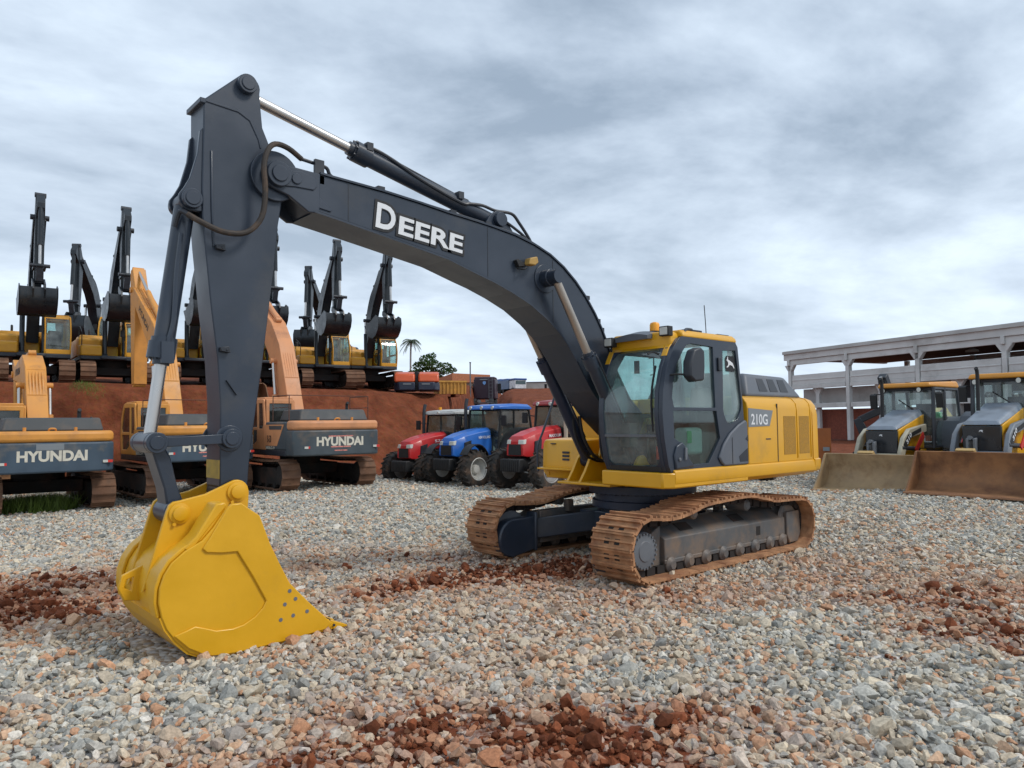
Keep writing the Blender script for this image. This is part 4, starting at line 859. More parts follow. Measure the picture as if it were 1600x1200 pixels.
for k in range(5):
    y=-.49+k*.245; b=MB()
    b.hexa([(5.25,y-.055,.0),(5.07,y-.06,.0),(5.07,y+.06,.0),(5.25,y+.055,.0),(5.25,y-.05,.075),(5.09,y-.06,.10),(5.09,y+.06,.10),(5.25,y+.05,.075)])
    b.hexa([(5.085,y-.05,.005),(4.905,y-.042,.0),(4.905,y+.042,.0),(5.085,y+.05,.005),(5.085,y-.05,.092),(4.905,y-.042,.016),(4.905,y+.042,.016),(5.085,y+.05,.092)])
    t_=b.build('tooth',M['bucket'],bk,bevel=.006)
    b=MB(); b.cyl((5.045,y-.062,.04),(5.045,y+.062,.04),.012,n=8); b.box(5.082,5.09,y-.061,y+.061,.0,.102); b.build('tooth_pin',M['chard'],t_)
# ================================================================== PARKED EXCAVATORS
def limb(pts,w):       # outline of a box-section limb following centre points with widths
    P=[Vector(p) for p in pts]; L=[];Rr=[]
    for i in range(len(P)):
        t=(P[min(i+1,len(P)-1)]-P[max(i-1,0)]).normalized(); n=Vector((-t.y,t.x))
        L.append(tuple(P[i]+n*w[i]/2)); Rr.append(tuple(P[i]-n*w[i]/2))
    return L+Rr[::-1]
def simple_track(parent,y0,y1,L,H,mt,mfr,n=34):
    r=H/2; x=L/2-r
    path=[(x+r*math.sin(R(a)),r-r*math.cos(R(a))) for a in range(0,181,20)]+[(.3*x,H-.03),(-.3*x,H-.04)]+[(-x-r*math.sin(R(a)),r+r*math.cos(R(a))) for a in range(0,181,20)]
    tr=track_mesh(path,y0,y1,n,2,.03,hole_shade=False).build('track',[mt,M['under']],parent,sharp=25)
    s=1 if y0>0 else -1; ym=(y0+y1)/2; b=MB()
    b.prism([(-x+.1,.18),(x-.1,.18),(x-.1,H*.55),(x-.35,H*.72),(-x+.35,H*.72),(-x+.1,H*.55)],ym-.2,ym+.22*1)
    fr=b.build('track_frame',mfr,parent,bevel=.02)
    for xx in (x,-x):
        b=MB(); b.lathe((xx,ym-.24,r),(0,1,0),[(.12,0),(r*.62,.04),(r*.72,.1),(r*.72,.38),(r*.62,.44),(.12,.47)],20); b.build('drive_wheel',mfr,fr)
    for k in range(6):
        xx=-x+.35+(2*x-.7)*k/5; b=MB(); b.cyl((xx,ym-.23,.16),(xx,ym+.24,.16),.10,n=12); b.build('bottom_roller',mfr,fr)
def bucket_part(parent,c,ang,mb,w=1.2,s=1.0,mt=None):
    """digging bucket hung from pin c, rotated by ang about y"""
    B=MB(); ca,sa=math.cos(ang),math.sin(ang)
    def T(p): x,z=p[0]*s,p[1]*s; return (c[0]+x*ca-z*sa, c[1]+x*sa+z*ca)
    sh=[(-.75,-1.05),(-.45,-1.22),(-.05,-1.25),(.30,-1.12),(.56,-.85),(.66,-.5),(.60,-.2),(.42,.0)]
    P=[Vector(p) for p in sh]; inn=[]
    for i in range(len(P)):
        t=(P[min(i+1,len(P)-1)]-P[max(i-1,0)]).normalized(); inn.append(P[i]+Vector((-t.y,t.x))*.04)
    B.prism([T(p) for p in P]+[T(p) for p in reversed(inn)],-w/2,w/2)
    for y in (-w/2-.02,w/2-.02): B.prism([T(p) for p in sh+[(.1,-.05),(-.15,-.35),(-.55,-.85),(-.9,-1.05)]],y,y+.04)
    bk=B.build('bucket',mb,parent,sharp=40)
    for y in (-.2,.2):
        b=MB(); b.prism([T(p) for p in [(-.1,.05),(.0,.12),(.1,.1),(.45,.14),(.62,.02),(.62,-.35),(.42,-.1),(.1,-.12),(-.05,-.1)]],y-.03,y+.03); b.build('hanger_ear',mb,bk)
    for k in range(5):
        y=-w/2+.06+(w-.12)*k/4; b=MB()
        b.prism([T(p) for p in [(-.6,-1.12),(-.62,-1.2),(-1.02,-1.12)]],y-.05,y+.05); b.build('tooth',mt or mb,bk)
    return bk
def machine(root,p):
    W=p.get('W',2.75); tw=.6; L=p.get('L',4.4); H=.98; body=p['body']; boomm=p['boomm']
    g=p.get('gauge',2.3)
    for s in (1,-1): simple_track(root,*( (g/2-tw/2,g/2+tw/2) if s>0 else (-g/2-tw/2,-g/2+tw/2)),L,H,p['track'],M['under'],n=p.get('shoes',36))
    b=MB(); b.box(-.7,.7,-g/2+.25,g/2-.25,.42,.78); b.cyl((0,0,.75),(0,0,1.12),.68,n=24); b.build('cross_frame',M['under'],root,bevel=.03)
    b=MB(); b.box(-2.2,1.25,-W/2+.03,W/2-.03,1.08,1.27); b.box(.2,1.5,-.6,.42,1.10,1.24); b.build('deck_frame',p.get('deck',M['chard']),root,bevel=.03)
    # counterweight and housing
    R0=p.get('tail',2.85); ht=p.get('cwt',2.15); b=MB()
    q=[(-R0+.75,-W/2),(-R0+.25,-W/2),(-R0+.06,-W/2+.22),(-R0,-W/2+.6),(-R0,W/2-.6),(-R0+.06,W/2-.22),(-R0+.25,W/2),(-R0+.75,W/2)]
    b.prism(q,1.10,ht if not p.get('cap') else ht-.30,'z'); cw=b.build('counterweight',p['cw'],root,bevel=.05,seg=3)
    if p.get('cap'):
        b=MB(); b.prism(q,ht-.298,ht,'z'); b.build('counterweight_cap',p['cap'],cw,bevel=.09,seg=3)
    b=MB(); b.prism([(-R0+.76,-W/2+.02),(-R0+.76,W/2-.02),(-.55,W/2-.02),(-.55,.3),(.1,.3),(.1,-W/2+.02)],1.27,ht-.03,'z'); eh=b.build('engine_housing',p.get('side',body),root,bevel=.06,seg=3)
    if p.get('dress'): p['dress'](root,cw,eh,R0,W,ht)
    b=MB(); b.hexa([(-R0+.55,-W/2+.2,ht),(-.9,-W/2+.2,ht),(-.9,W/2-.35,ht),(-R0+.55,W/2-.35,ht),(-R0+.68,-W/2+.28,ht+p.get('hoodh',.3)),(-1.0,-W/2+.28,ht+p.get('hoodh',.3)),(-1.0,W/2-.45,ht+p.get('hoodh',.3)),(-R0+.68,W/2-.45,ht+p.get('hoodh',.3))])
    hd=b.build('engine_hood',p.get('hood',body),root,bevel=.05,seg=3)
    b=MB(); yy=W/2-.75; b.tube([(-R0+1.0,-yy,ht+.2),(-R0+1.0,-yy,ht+.52),(-R0+.93,-yy,ht+.58)],.05,10); b.build('exhaust_pipe',M['black'],hd)
    # right-hand box
    b=MB(); b.prism([(1.30,1.25),(1.30,1.62),(1.18,1.74),(.55,1.76),(.55,1.25)],-W/2+.02,-.55); b.build('tool_box',body,root,bevel=.06,seg=3)
    b=MB(); b.prism([(.5,1.25),(.5,2.02),(.38,2.12),(.12,2.12),(.12,1.25)],-W/2+.03,-.5); b.build('fuel_tank',body,root,bevel=.05,seg=3)
    b=MB(); b.tube([(1.25,-W/2+.06,1.7),(1.25,-W/2+.06,2.2),(1.1,-W/2+.06,2.35),(.5,-W/2+.06,2.6),(.35,-W/2+.06,2.5),(.35,-W/2+.06,2.1)],.02,8); b.build('handrail',M['black'],root)
    # cab
    y0,y1=.38,W/2-.02; sd=[(1.22,1.26),(1.30,1.7),(1.32,2.1),(1.18,2.6),(.98,2.90),(.8,2.96),(-.35,2.94),(-.42,2.86),(-.5,2.0),(-.52,1.26)]
    wn=[(1.10,2.0),(1.16,2.12),(1.04,2.55),(.86,2.80),(.22,2.80),(.20,2.0)]; wl=[(1.05,1.42),(1.12,1.9),(.2,1.9),(.2,1.55),(.5,1.42)]; wr=[(.05,1.95),(.08,2.8),(-.28,2.8),(-.36,2.1),(-.30,1.95)]
    b=MB()
    for ya in (y0,y1-.06): b.prism(sd,ya,ya+.06,holes=[wn,wl,wr])
    b.box(-.35,.82,y0+.05,y1-.05,2.90,3.0)
    b.hexa([(.80,y0+.05,2.86),(.98,y0+.05,2.80),(.98,y1-.05,2.80),(.80,y1-.05,2.86),(.78,y0+.05,2.97),(.93,y0+.05,2.93),(.93,y1-.05,2.93),(.78,y1-.05,2.97)])
    b.box(1.0,1.245,y0+.05,y1-.05,1.26,1.46)
    b.prism([(y0+.06,1.26),(y1-.06,1.26),(y1-.06,2.92),(y0+.06,2.92)],-.5,-.42,'x',holes=[[(y0+.16,2.0),(y1-.16,2.0),(y1-.16,2.78),(y0+.16,2.78)]])
    b.box(-.42,1.0,y0+.06,y1-.06,1.26,1.30)
    cab=b.build('cab',body,root,bevel=.02)
    b=MB(); pr=[(1.26,1.46),(1.29,1.75),(1.28,2.1),(1.14,2.6),(.97,2.84)]
    b.strip([[(x-.02,y0+.06,z),(x-.02,y1-.06,z)] for x,z in pr]); b.build('windscreen',p['glass'],cab)
    for ya in (y0+.03,y1-.03):
        b=MB()
        for h in (wn,wl,wr): b.prism(h,ya-.004,ya+.004)
        b.build('side_window',p['glass'],cab)
    b=MB(); b.prism([(y0+.16,2.0),(y1-.16,2.0),(y1-.16,2.78),(y0+.16,2.78)],-.46,-.45,'x'); b.build('back_window',p['glass'],cab)
    b=MB(); b.box(-.1,.35,y0+.22,y1-.22,1.5,1.65); b.box(-.28,-.1,y0+.24,y1-.24,1.5,2.4); b.box(.0,.3,y0+.3,y1-.3,1.3,1.5); b.build('seat',M['seat'],cab,bevel=.04)
    if p.get('trim'):
        b=MB(); b.strip([[(x+.012,y0,z),(x+.012,y0+.07,z)] for x,z in sd[:5]]); b.strip([[(x+.012,y1-.07,z),(x+.012,y1,z)] for x,z in sd[:5]]); b.build('cab_trim',p['trim'],cab)
    b=MB(); b.tube([(1.2,y0,2.2),(1.3,y0-.12,2.3)],.015,6); b.box(1.27,1.33,y0-.2,y0-.04,2.15,2.45); b.build('mirror',M['black'],cab,bevel=.01)
    # boom, arm, rams, bucket
    F=p['foot']; K=p['knee']; T=p['tip']; bw=p.get('bw',.5)
    mid=((K[0]*.55+T[0]*.45),(K[1]*.55+T[1]*.45))
    m0=(F[0]*.5+K[0]*.5,F[1]*.5+K[1]*.5)
    k1=(K[0]*.85+F[0]*.15,K[1]*.85+F[1]*.15); k2=(K[0]*.85+T[0]*.15,K[1]*.85+T[1]*.15)
    b=MB(); b.prism(limb([F,m0,k1,k2,mid,T],[q_*p.get('bd',1) for q_ in (.32,.60,.74,.74,.58,.30)]),-bw/2,bw/2); boom=b.build('boom',boomm,root,bevel=.02)
    b=MB(); b.cyl((T[0],-.33,T[1]),(T[0],.33,T[1]),.11,n=16); b.cyl((K[0]*.75+F[0]*.25,-.45,K[1]*.75+F[1]*.25),(K[0]*.75+F[0]*.25,.45,K[1]*.75+F[1]*.25),.1,n=16); b.each('boom_pin',p.get('pinm',boomm),boom)
    n=Vector((-(T[1]-K[1]),T[0]-K[0])).normalized();   # upper side of the outer boom
    up=lambda q,d: (q[0]+n.x*d,q[1]+n.y*d)
    if p.get('name'):
        tx=Vector((T[0]-K[0],0,T[1]-K[1])).normalized(); nz=Vector((n.x,0,n.y)); c=Vector((K[0],0,K[1]))+tx*.9
        for s in (1,-1):
            L_=1.5; hgt=.24
            if s>0: lettering(p['name'],c+tx*L_-nz*.12+Vector((0,bw/2,0)),-tx,nz,L_,hgt,p['namem'],boom,bold=.03)
            else: lettering(p['name'],c-nz*.12-Vector((0,bw/2,0)),tx,nz,L_,hgt,p['namem'],boom,bold=.03)
    b=MB()
    for k in range(p.get('pipes',4)):
        y=-.17+.34*k/max(1,p.get('pipes',4)-1)
        n1=Vector((-(K[1]-F[1]),K[0]-F[0])).normalized()
        b.tube([(m0[0]+n1.x*.36,y,m0[1]+n1.y*.36),(k1[0]+n1.x*.42,y,k1[1]+n1.y*.42),(k2[0]+n.x*.42,y,k2[1]+n.y*.42),(mid[0]+n.x*.36,y,mid[1]+n.y*.36),(T[0]+n.x*.2,y,T[1]+n.y*.2)],.035,6)
    for q,d in ((m0,.34),(k1,.40),(mid,.33)):
        nn=n1 if q!=mid else n; b.box(q[0]+nn.x*d-.05,q[0]+nn.x*d+.05,-.24,.24,q[1]+nn.y*d-.05,q[1]+nn.y*d+.05)
    b.build('hydraulic_line',p.get('pipem',boomm),boom)
    cp=(K[0]*.75+F[0]*.25,K[1]*.75+F[1]*.25)
    for s in (1,-1): hyd((.95,s*.40,1.30),(cp[0],s*.40,cp[1]),p.get('bfrac',.6),.10,.055,root,p.get('ramm',boomm),M['chrome'],'boom_cylinder',collar=False,n=14)
    A=p['top']; E=p['end']
    sgn=1 if p.get('flip',1)>0 else -1
    q=.55; pm=(T[0]*(1-.35)+E[0]*.35,T[1]*(1-.35)+E[1]*.35)
    b=MB(); b.prism(limb([A,T,pm,E],[q_*p.get('bd',1) for q_ in (.22,.52,.44,.24)]),-p.get('aw',.17),p.get('aw',.17)); arm=b.build('arm',boomm,root,bevel=.02)
    b=MB(); b.cyl((A[0],-.2,A[1]),(A[0],.2,A[1]),.1,n=14); b.cyl((E[0],-.22,E[1]),(E[0],.22,E[1]),.1,n=14); b.each('arm_pin',p.get('pinm',boomm),arm)
    bs=up(k2,.55); hyd((bs[0],0,bs[1]),(A[0],0,A[1]),p.get('afrac',.55),.10,.055,root,p.get('ramm',boomm),M['chrome'],'arm_cylinder',collar=False,n=14)
    b=MB(); b.prism([up(k2,.3),bs,up(mid,.25)],-.12,.12); b.build('ram_bracket',boomm,boom)
    if p.get('bucket',True):
        fw=Vector((p.get('face',1),0)); ad=(Vector(E)-Vector(T)).normalized(); on=Vector((-ad.y,ad.x))*p.get('face',1)
        c0=Vector(A).lerp(Vector(T),.55)+on*.42; J=Vector(E)-ad*.55+on*.62
        b=MB(); b.prism([tuple(Vector(A)+on*.1),tuple(c0+on*.1-ad*.08),tuple(c0+on*.1+ad*.12),tuple(Vector(T)+on*.2+ad*.2)],-.14,.14); b.build('ram_lug',boomm,arm)
        hyd((c0.x,0,c0.y),(J.x,0,J.y),.66,.095,.055,root,p.get('ramm',boomm),M['chrome'],'bucket_cylinder',collar=False,n=14)
        N_=Vector(E)-ad*.5; 
        for s in (1,-1):
            b=MB(); b.prism(limb([tuple(N_),tuple(J)],[.12,.12]),s*.2-.025,s*.2+.025); b.build('side_link',boomm,root)
        J2=Vector(E)+on*.42+ad*.02
        b=MB(); b.prism(limb([tuple(J),tuple(J2)],[.14,.12]),-.12,.12); b.cyl((J.x,-.35,J.y),(J.x,.35,J.y),.075,n=12); b.build('bucket_link',p.get('pinm',boomm),root)
        bucket_part(root,E,p.get('bang',0),p.get('bucketm',boomm),p.get('bkw',1.25),p.get('bks',1.05),p.get('bucketm'))
# -------- orange machines parked with their backs to the yard
def hy_dress(kind):
    def f(root,cw,eh,R0,W,ht):
        lettering('HYUNDAI',(-R0,.80,1.40),(0,-1,0),(0,0,1),1.6,.29,M['cream'],cw,bold=.045,off=.006)
        for y in (W/2-.42,-W/2+.18):
            b=MB(); b.box(-R0+.02,-R0+.10,y-.12,y,1.33,1.40); b.build('red_reflector',M['red'],cw); b=MB(); b.box(-R0+.02,-R0+.10,y,y+.12,1.33,1.40); b.build('white_reflector',M['lens'],cw)
        for y in (-.55,.62):
            b=MB(); b.cyl((-R0+.3,y,ht-.02),(-R0+.3,y,ht+.10),.04,n=10); b.build('lifting_pin',M['hyor'],cw)
        b=MB(); b.tube([(-R0+.25,-.08,ht),(-R0+.2,-.06,ht+.06),(-R0+.2,.06,ht+.06),(-R0+.25,.08,ht)],.025,8); b.build('latch',M['hyor'],cw)
        if kind=='left':
            b=MB(); b.box(-R0-.006,-R0+.01,-.25,.38,1.70,1.86); b.build('torn_sticker',M['decal'],cw,bevel=.003)
        else:
            b=MB()
            for zz,w_ in ((1.69,.42),(1.24,.22),(1.355,.34)): b.box(-R0-.004,-R0+.01,-.02-w_,-.02+w_,zz,zz+.035)
            b.build('warning_sticker',MATS['warning_sticker'],cw)
        # left flank: light panel with wedge of body colour, louvre, model number
        b=MB(); b.prism([(-.56,1.40),(-R0+1.5,1.40),(-R0+.95,ht-.12),(-.56,ht-.12)],W/2-.02,W/2-.012); b.build('side_panel',M['hyor'] if kind!='right' else M['hypk'],eh)
        b=MB(); b.prism([(-.95,ht-.28),(-R0+1.15,ht-.28),(-R0+1.1,ht-.16),(-.90,ht-.16)],W/2-.014,W/2-.004); b.build('louvre',M['hyhood'],eh)
        lettering('380LC-9',(-.62,W/2-.02,1.29),(-1,0,0),(0,0,1),.75,.09,M['cream'],eh,bold=.03,off=.008)
        if kind=='right': lettering('B-30',(-.78,W/2-.012,1.5),(-1,0,0),(0,0,1),.32,.24,M['black'],eh,bold=.02,off=.004)
    return f
mat('warning_sticker',(.62,.22,.18),.5,var=.5,scale=25)
def place_facing(px,py_unused,depth,yaw,ground,tail,scale):
    """stand a machine so that the middle of its counterweight is at (px, depth)"""
    q=at(px,660,depth); h=Vector((math.cos(yaw),math.sin(yaw)))
    return (q.x+h.x*tail*scale, q.y+h.y*tail*scale, ground)
HYG='orange excavators parked with their backs to the yard'
for kind,px,dep,yw,gr,lab,pose,sc in (
   ('left',84,18.5,267,-.38,'faded orange excavator with blue-grey counterweight, leftmost of the orange row',dict(foot=(.3,1.95),knee=(1.9,4.15),tip=(5.2,4.15),top=(6.0,4.6),end=(4.9,1.6),bang=.3),.95),
   ('middle',328,20.5,270,-.16,'faded orange excavator standing between two others, half hidden behind the charcoal arm',dict(foot=(.3,1.95),knee=(1.9,5.2),tip=(4.9,7.5),top=(5.1,8.35),end=(4.7,3.8),bang=.2,bucket=False),.90),
   ('right',532,21.0,268,-.05,'pinkish sun-bleached orange excavator with grey counterweight at the right end of the orange row',dict(foot=(.3,1.95),knee=(1.9,5.2),tip=(4.9,7.4),top=(5.1,8.2),end=(4.7,3.7),bang=.2),.90)):
    W=2.95; tail=3.05; yr=R(yw)
    cl=place_facing(px,0,dep,yr,gr,tail,sc)
    root=thing('excavator',cl,yr,lab,'excavator',HYG,sc)
    orm=M['hypk'] if kind=='right' else M['hyor']
    P=dict(W=W,L=4.9,gauge=2.65,shoes=46,body=orm,boomm=orm,cw=M['hyblg'] if kind=='right' else M['hybl'],cap=orm,side=M['hyblg'],hood=M['hyhood'],track=M['trackbg'],tail=tail,cwt=2.2,hoodh=.36,glass=M['darkglass'],trim=M['black'],
           name='HYUNDAI',namem=M['black'],bucketm=mat('rusty_bucket',(.16,.08,.04),.8,dirt=(.3,.16,.06),amt=.4),dress=hy_dress(kind),pipes=5,bd=1.3,bw=.56,aw=.24,**pose)
    machine(root,P)
    # tubular guard rails above the deck
    b=MB()
    pts=[(-2.2,W/2-.1,2.2),(-2.2,W/2-.1,2.95),(.1,W/2-.1,3.2)]
    for ys in (1,-1):
        y=ys*(W/2-.1)
        b.tube([(-2.3,y,2.2),(-2.3,y,3.0)],.016,6,smooth=0); b.tube([(-1.0,y,2.2),(-1.0,y,3.0)],.016,6,smooth=0); b.tube([(-2.3,y,3.0),(-1.0,y,3.0)],.016,6,smooth=0); b.tube([(-2.3,y,2.62),(-1.0,y,2.62)],.012,6,smooth=0)
    b.tube([(-2.3,-W/2+.1,3.0),(-2.3,W/2-.1,3.0)],.014,6,smooth=0)
    if kind!='left': b.build('guard_rail',mat('rusty_rail',(.10,.045,.03),.8),root)
    if kind=='middle':
        bb=mat('grey_hose_wrap',(.06,.065,.07),.7)
# -------- yellow machines with black booms, facing the yard from the top of the bank
VOG='yellow excavators with raised black booms lined up on the bank'
vp=dict(W=2.8,L=4.4,gauge=2.35,body=M['voy'],boomm=M['blackpaint'],cw=M['chard'],deck=M['chard'],track=M['trackbg'],tail=2.85,cwt=2.15,hoodh=.25,hood=M['voy'],glass=M['glass'],
        foot=(.3,1.8),knee=(1.0,4.55),tip=(3.0,6.65),top=(3.1,7.55),end=(3.05,4.0),bang=-.55,bks=1.22,bkw=1.3,pipes=3,pinm=M['chard'],bw=.46,shoes=44,bfrac=.7)
vproto=thing('excavator',(0,0,0),0,'','excavator',VOG); machine(vproto,vp)
VSC=[.92,.925,.93,.94,.95,.985]
VL=[(46,29.5,85,'yellow excavator with tall black boom on the bank, leftmost of its row'),
    (171,31.5,86,'yellow excavator with raised black boom on the bank, just left of the tall orange boom'),
    (297,34.0,84,'yellow excavator on the bank half hidden behind the bucket ram of the charcoal arm'),
    (398,36.0,82,'yellow excavator on the bank hidden mostly behind the charcoal arm and the pinkish boom'),
    (497,38.5,80,'yellow excavator on the bank with a second black boom rising close behind its left side'),
    (573,42.0,80,'yellow excavator with raised black boom on the bank, last in its row beside the palm')]
for i,(px,dep,yw,lab) in enumerate(VL):
    o=vproto if i==0 else copy_tree(vproto)
    q=at(px,660,dep); o.location=(q.x,q.y,gz(q.x,q.y)-.06); o.rotation_euler=(0,0,R(yw)); o['label']=lab; o.scale=(VSC[i],)*3
vp2=dict(vp); vp2.update(foot=(.3,1.8),knee=(1.0,4.1),tip=(3.0,5.5),top=(3.25,6.3),end=(3.2,2.7),bang=-.2)
v2=thing('excavator',(0,0,0),0,'','excavator',VOG); machine(v2,vp2)
for i,(px,dep,yw,lab) in enumerate([(152,41,58,'excavator behind the row on the bank, its black boom leaning left above a yellow box'),(508,46,45,'excavator behind the row, its black arm hanging plumb just left of a leaning boom')]):
    o=v2 if i==0 else copy_tree(v2)
    q=at(px,660,dep); o.location=(q.x,q.y,gz(q.x,q.y)-.05); o.rotation_euler=(0,0,R(yw)); o['label']=lab
# ================================================================== TRACTORS
def tyre_mesh(r,w,n=20,rim=.5):
    b=MB(); rr=r*.93; b.lathe((0,-w/2,0),(0,1,0),[(r*rim,.02),(r*.72,0),(rr*.95,w*.06),(rr,w*.2),(rr,w*.8),(rr*.95,w*.94),(r*.72,w),(r*rim,w-.02)],36,cap=False)
    for i in range(n):
        for s in (1,-1):
            a=2*math.pi*(i+(.5 if s>0 else 0))/n; da=.16
            P=[]
            for (yy,aa,rad) in ((0,a+da,1.0),(0,a+da+.07,1.0),(s*w*.5,a+.07,.97),(s*w*.5,a,.97)):
                for q in (r*rad,rr*.93*rad): P.append((q*math.cos(aa),yy,q*math.sin(aa)))
            o=[P[i_] for i_ in (1,3,5,7,0,2,4,6)]; b.hexa(o)
    return b
def wheel(parent,x,y,r,w,mr,side):
    b=tyre_mesh(r,w); b.M=Matrix.Identity(4)
    b.v=[(v[0]+x,v[1]+y,v[2]+r) for v in b.v]
    t=b.build('wheel',mat('muddy_tyre',(.03,.027,.024),.85,dirt=(.14,.085,.055),amt=.45,dscale=3),parent,sharp=30)
    b=MB(); s=side; b.lathe((x,y,r),(0,s,0),[(r*.52,-w*.45),(r*.55,w*.44),(r*.58,w*.48),(r*.55,w*.50),(r*.50,w*.44),(r*.44,w*.12),(r*.24,w*.05),(r*.20,w*.28),(r*.08,w*.30)],28); b.build('rim',mr,t)
def tractor(px,dep,yaw,ground,label,body,roofm,rimm,style):
    q=at(px,660,dep); t=thing('tractor',(q.x,q.y,ground),yaw,label,'tractor','tractors parked in front of the red bank')
    for s in (1,-1):
        wheel(t,2.32,s*.90,.67,.45,rimm,s); wheel(t,0,s*.98,.96,.62,rimm,s)
    b=MB(); b.box(-.4,3.1,-.28,.28,.62,1.05); b.box(2.55,2.85,-.75,.75,.60,.80); b.cyl((0,-.7,.95),(0,.7,.95),.18); b.build('chassis',M['black'],t,bevel=.04)
    b=MB()
    rows=[]
    for x,zt,w,zb in ((3.30,1.55,.34,1.12),(3.18,1.72,.38,1.08),(2.6,1.86,.42,1.05),(1.8,1.98,.45,1.05),(1.05,2.05,.47,1.05)):
        rows.append([(x,-w,zb),(x,-w*1.02,(zb+zt)/2),(x,-w*.9,zt-.1),(x,-w*.6,zt),(x,w*.6,zt),(x,w*.9,zt-.1),(x,w*1.02,(zb+zt)/2),(x,w,zb)])
    b.strip(rows,close=True); b.add(rows[0],[tuple(range(8))]); b.add(rows[-1],[tuple(reversed(range(8)))])
    hood=b.build('hood',body,t,sharp=35,bevel=.02)
    b=MB(); b.hexa([(3.28,-.27,1.13),(3.32,-.27,1.13),(3.32,.27,1.13),(3.28,.27,1.13),(3.25,-.25,1.46),(3.315,-.25,1.46),(3.315,.25,1.46),(3.25,.25,1.46)]); b.build('grille',M['black'],hood)
    for s in (1,-1):
        b=MB(); b.hexa([(3.20,s*.20,1.47),(3.335,s*.16,1.47),(3.29,s*.36,1.47),(3.15,s*.375,1.47),(3.15,s*.20,1.62),(3.31,s*.16,1.60),(3.26,s*.345,1.60),(3.1,s*.36,1.62)]); b.build('headlight',M['lens'],hood,bevel=.01)
        b=MB(); b.prism([(2.75,1.2),(2.35,1.2),(2.30,1.62),(2.7,1.55)],s*.415,s*.452); b.build('side_vent',M['chard'],hood)
    lettering(style['text'],(1.85,.464,1.66) if style['text'] else 0,(-1,0,.03),(0,-.1,1),.75,.10,M['white'],hood,bold=.02,off=.006)
    lettering(style['text'],(1.10,-.464,1.66),(1,0,-.03),(0,.1,1),.75,.10,M['white'],hood,bold=.02,off=.006)
    b=MB()
    for k in range(10): b.box(3.32,3.62,-.42+k*.084,-.42+k*.084+.076,.62,1.02)
    b.box(3.1,3.33,-.30,.30,.70,.98); b.build('front_weight',M['black'],t,bevel=.03)
    # cab
    y=.78; sd=[(1.05,1.25),(1.02,2.0),(.86,2.70),(-.62,2.70),(-.80,1.9),(-.55,1.45),(-.1,1.25)]
    b=MB(); 
    def post(p0,p1,r=.045): b.tube([p0,p1],r,6,smooth=0)
    for s in (1,-1):
        for a,c in (((1.05,1.15),(.86,2.72)),((-.80,1.85),(-.62,2.72)),((.18,1.15),(.20,2.72))): post((a[0],s*y,a[1]),(c[0],s*y,c[1]))
        post((1.05,s*y,1.2),(-.1,s*y,1.2)); post((-.1,s*y,1.2),(-.80,s*y,1.85)); post((.86,s*y,2.70),(-.62,s*y,2.70))
    for a in ((1.05,1.2),(.86,2.7),(-.62,2.7),(-.80,1.85)): post((a[0],-y,a[1]),(a[0],y,a[1]))
    b.box(-.6,1.0,-y,y,1.02,1.16); cab=b.build('cab',M['black'],t)
    b=MB()
    for s in (1,-1): b.add([(1.04,s*y,1.22),(.86,s*y,2.68),(-.62,s*y,2.68),(-.79,s*y,1.87),(-.1,s*y,1.22)],[(0,1,2,3,4)])
    b.add([(1.04,-y,1.22),(1.04,y,1.22),(.86,y,2.68),(.86,-y,2.68)],[(0,1,2,3)]); b.add([(-.79,-y,1.87),(-.79,y,1.87),(-.62,y,2.68),(-.62,-y,2.68)],[(0,1,2,3)]); b.build('cab_glass',M['tglass'],cab)
    b=MB(); b.box(-.35,.1,-.25,.25,1.45,1.6); b.box(-.45,-.3,-.25,.25,1.55,2.2); b.cyl((.55,0,1.2),(.5,0,1.75),.05); b.lathe((.48,0,1.78),(-.5,0,1),[(.2,0),(.2,.03)],20); b.build('seat',M['seat'],cab,bevel=.04)
    b=MB(); rows=[]
    for x,h,w in ((1.08,.0,.74),(1.0,.10,.84),(.2,.17,.88),(-.6,.15,.86),(-.78,.06,.78)): rows.append([(x,-w,2.70),(x,-w,2.74+h*.5),(x,-w*.85,2.74+h),(x,w*.85,2.74+h),(x,w,2.74+h*.5),(x,w,2.70)])
    b.strip(rows,close=True); b.add(rows[0],[tuple(range(6))]); b.add(rows[-1],[tuple(reversed(range(6)))]); rf=b.build('roof',roofm,t,bevel=.03)
    for s in (-.55,0,.55) if style.get('lamps') else (0,):
        b=MB(); b.cyl((1.02,s,2.76),(1.09,s,2.75),.06,n=12); b.build('roof_lamp',M['lens'],rf)
    if style.get('beacon'):
        b=MB(); b.cyl((.4,-.6,2.86),(.4,-.6,3.0),.06,n=12); b.build('beacon',M['amber'],rf)
    for s in (1,-1):
        b=MB(); b.tube([(.95,s*.8,2.35),(1.08,s*1.12,2.4)],.02,6,smooth=0); b.box(1.05,1.11,s*1.12-.11,s*1.12+.11,2.12,2.48); b.build('mirror',M['black'],cab,bevel=.02)
        b=MB(); a0=[( 1.02*math.cos(R(a)),.96+1.04*math.sin(R(a))) for a in range(15,166,15)]; a1=[(1.07*math.cos(R(a)),.96+1.09*math.sin(R(a))) for a in range(165,14,-15)]; b.prism(a0+a1,s*.70,s*1.2) if s>0 else b.prism(a0+a1,-1.25,-.70); b.build('rear_fender',M['black'] if not style.get('ff') else body,t)
        b=MB(); a0=[(2.7+.78*math.cos(R(a)),.70+.78*math.sin(R(a))) for a in range(35,160,15)]; a1=[(2.7+.81*math.cos(R(a)),.70+.81*math.sin(R(a))) for a in range(155,34,-15)]; b.prism(a0+a1,.72 if s>0 else -1.08,1.08 if s>0 else -.72); b.build('front_fender',M['black'],t) if style.get('lamps') and not style.get('pipe') else None
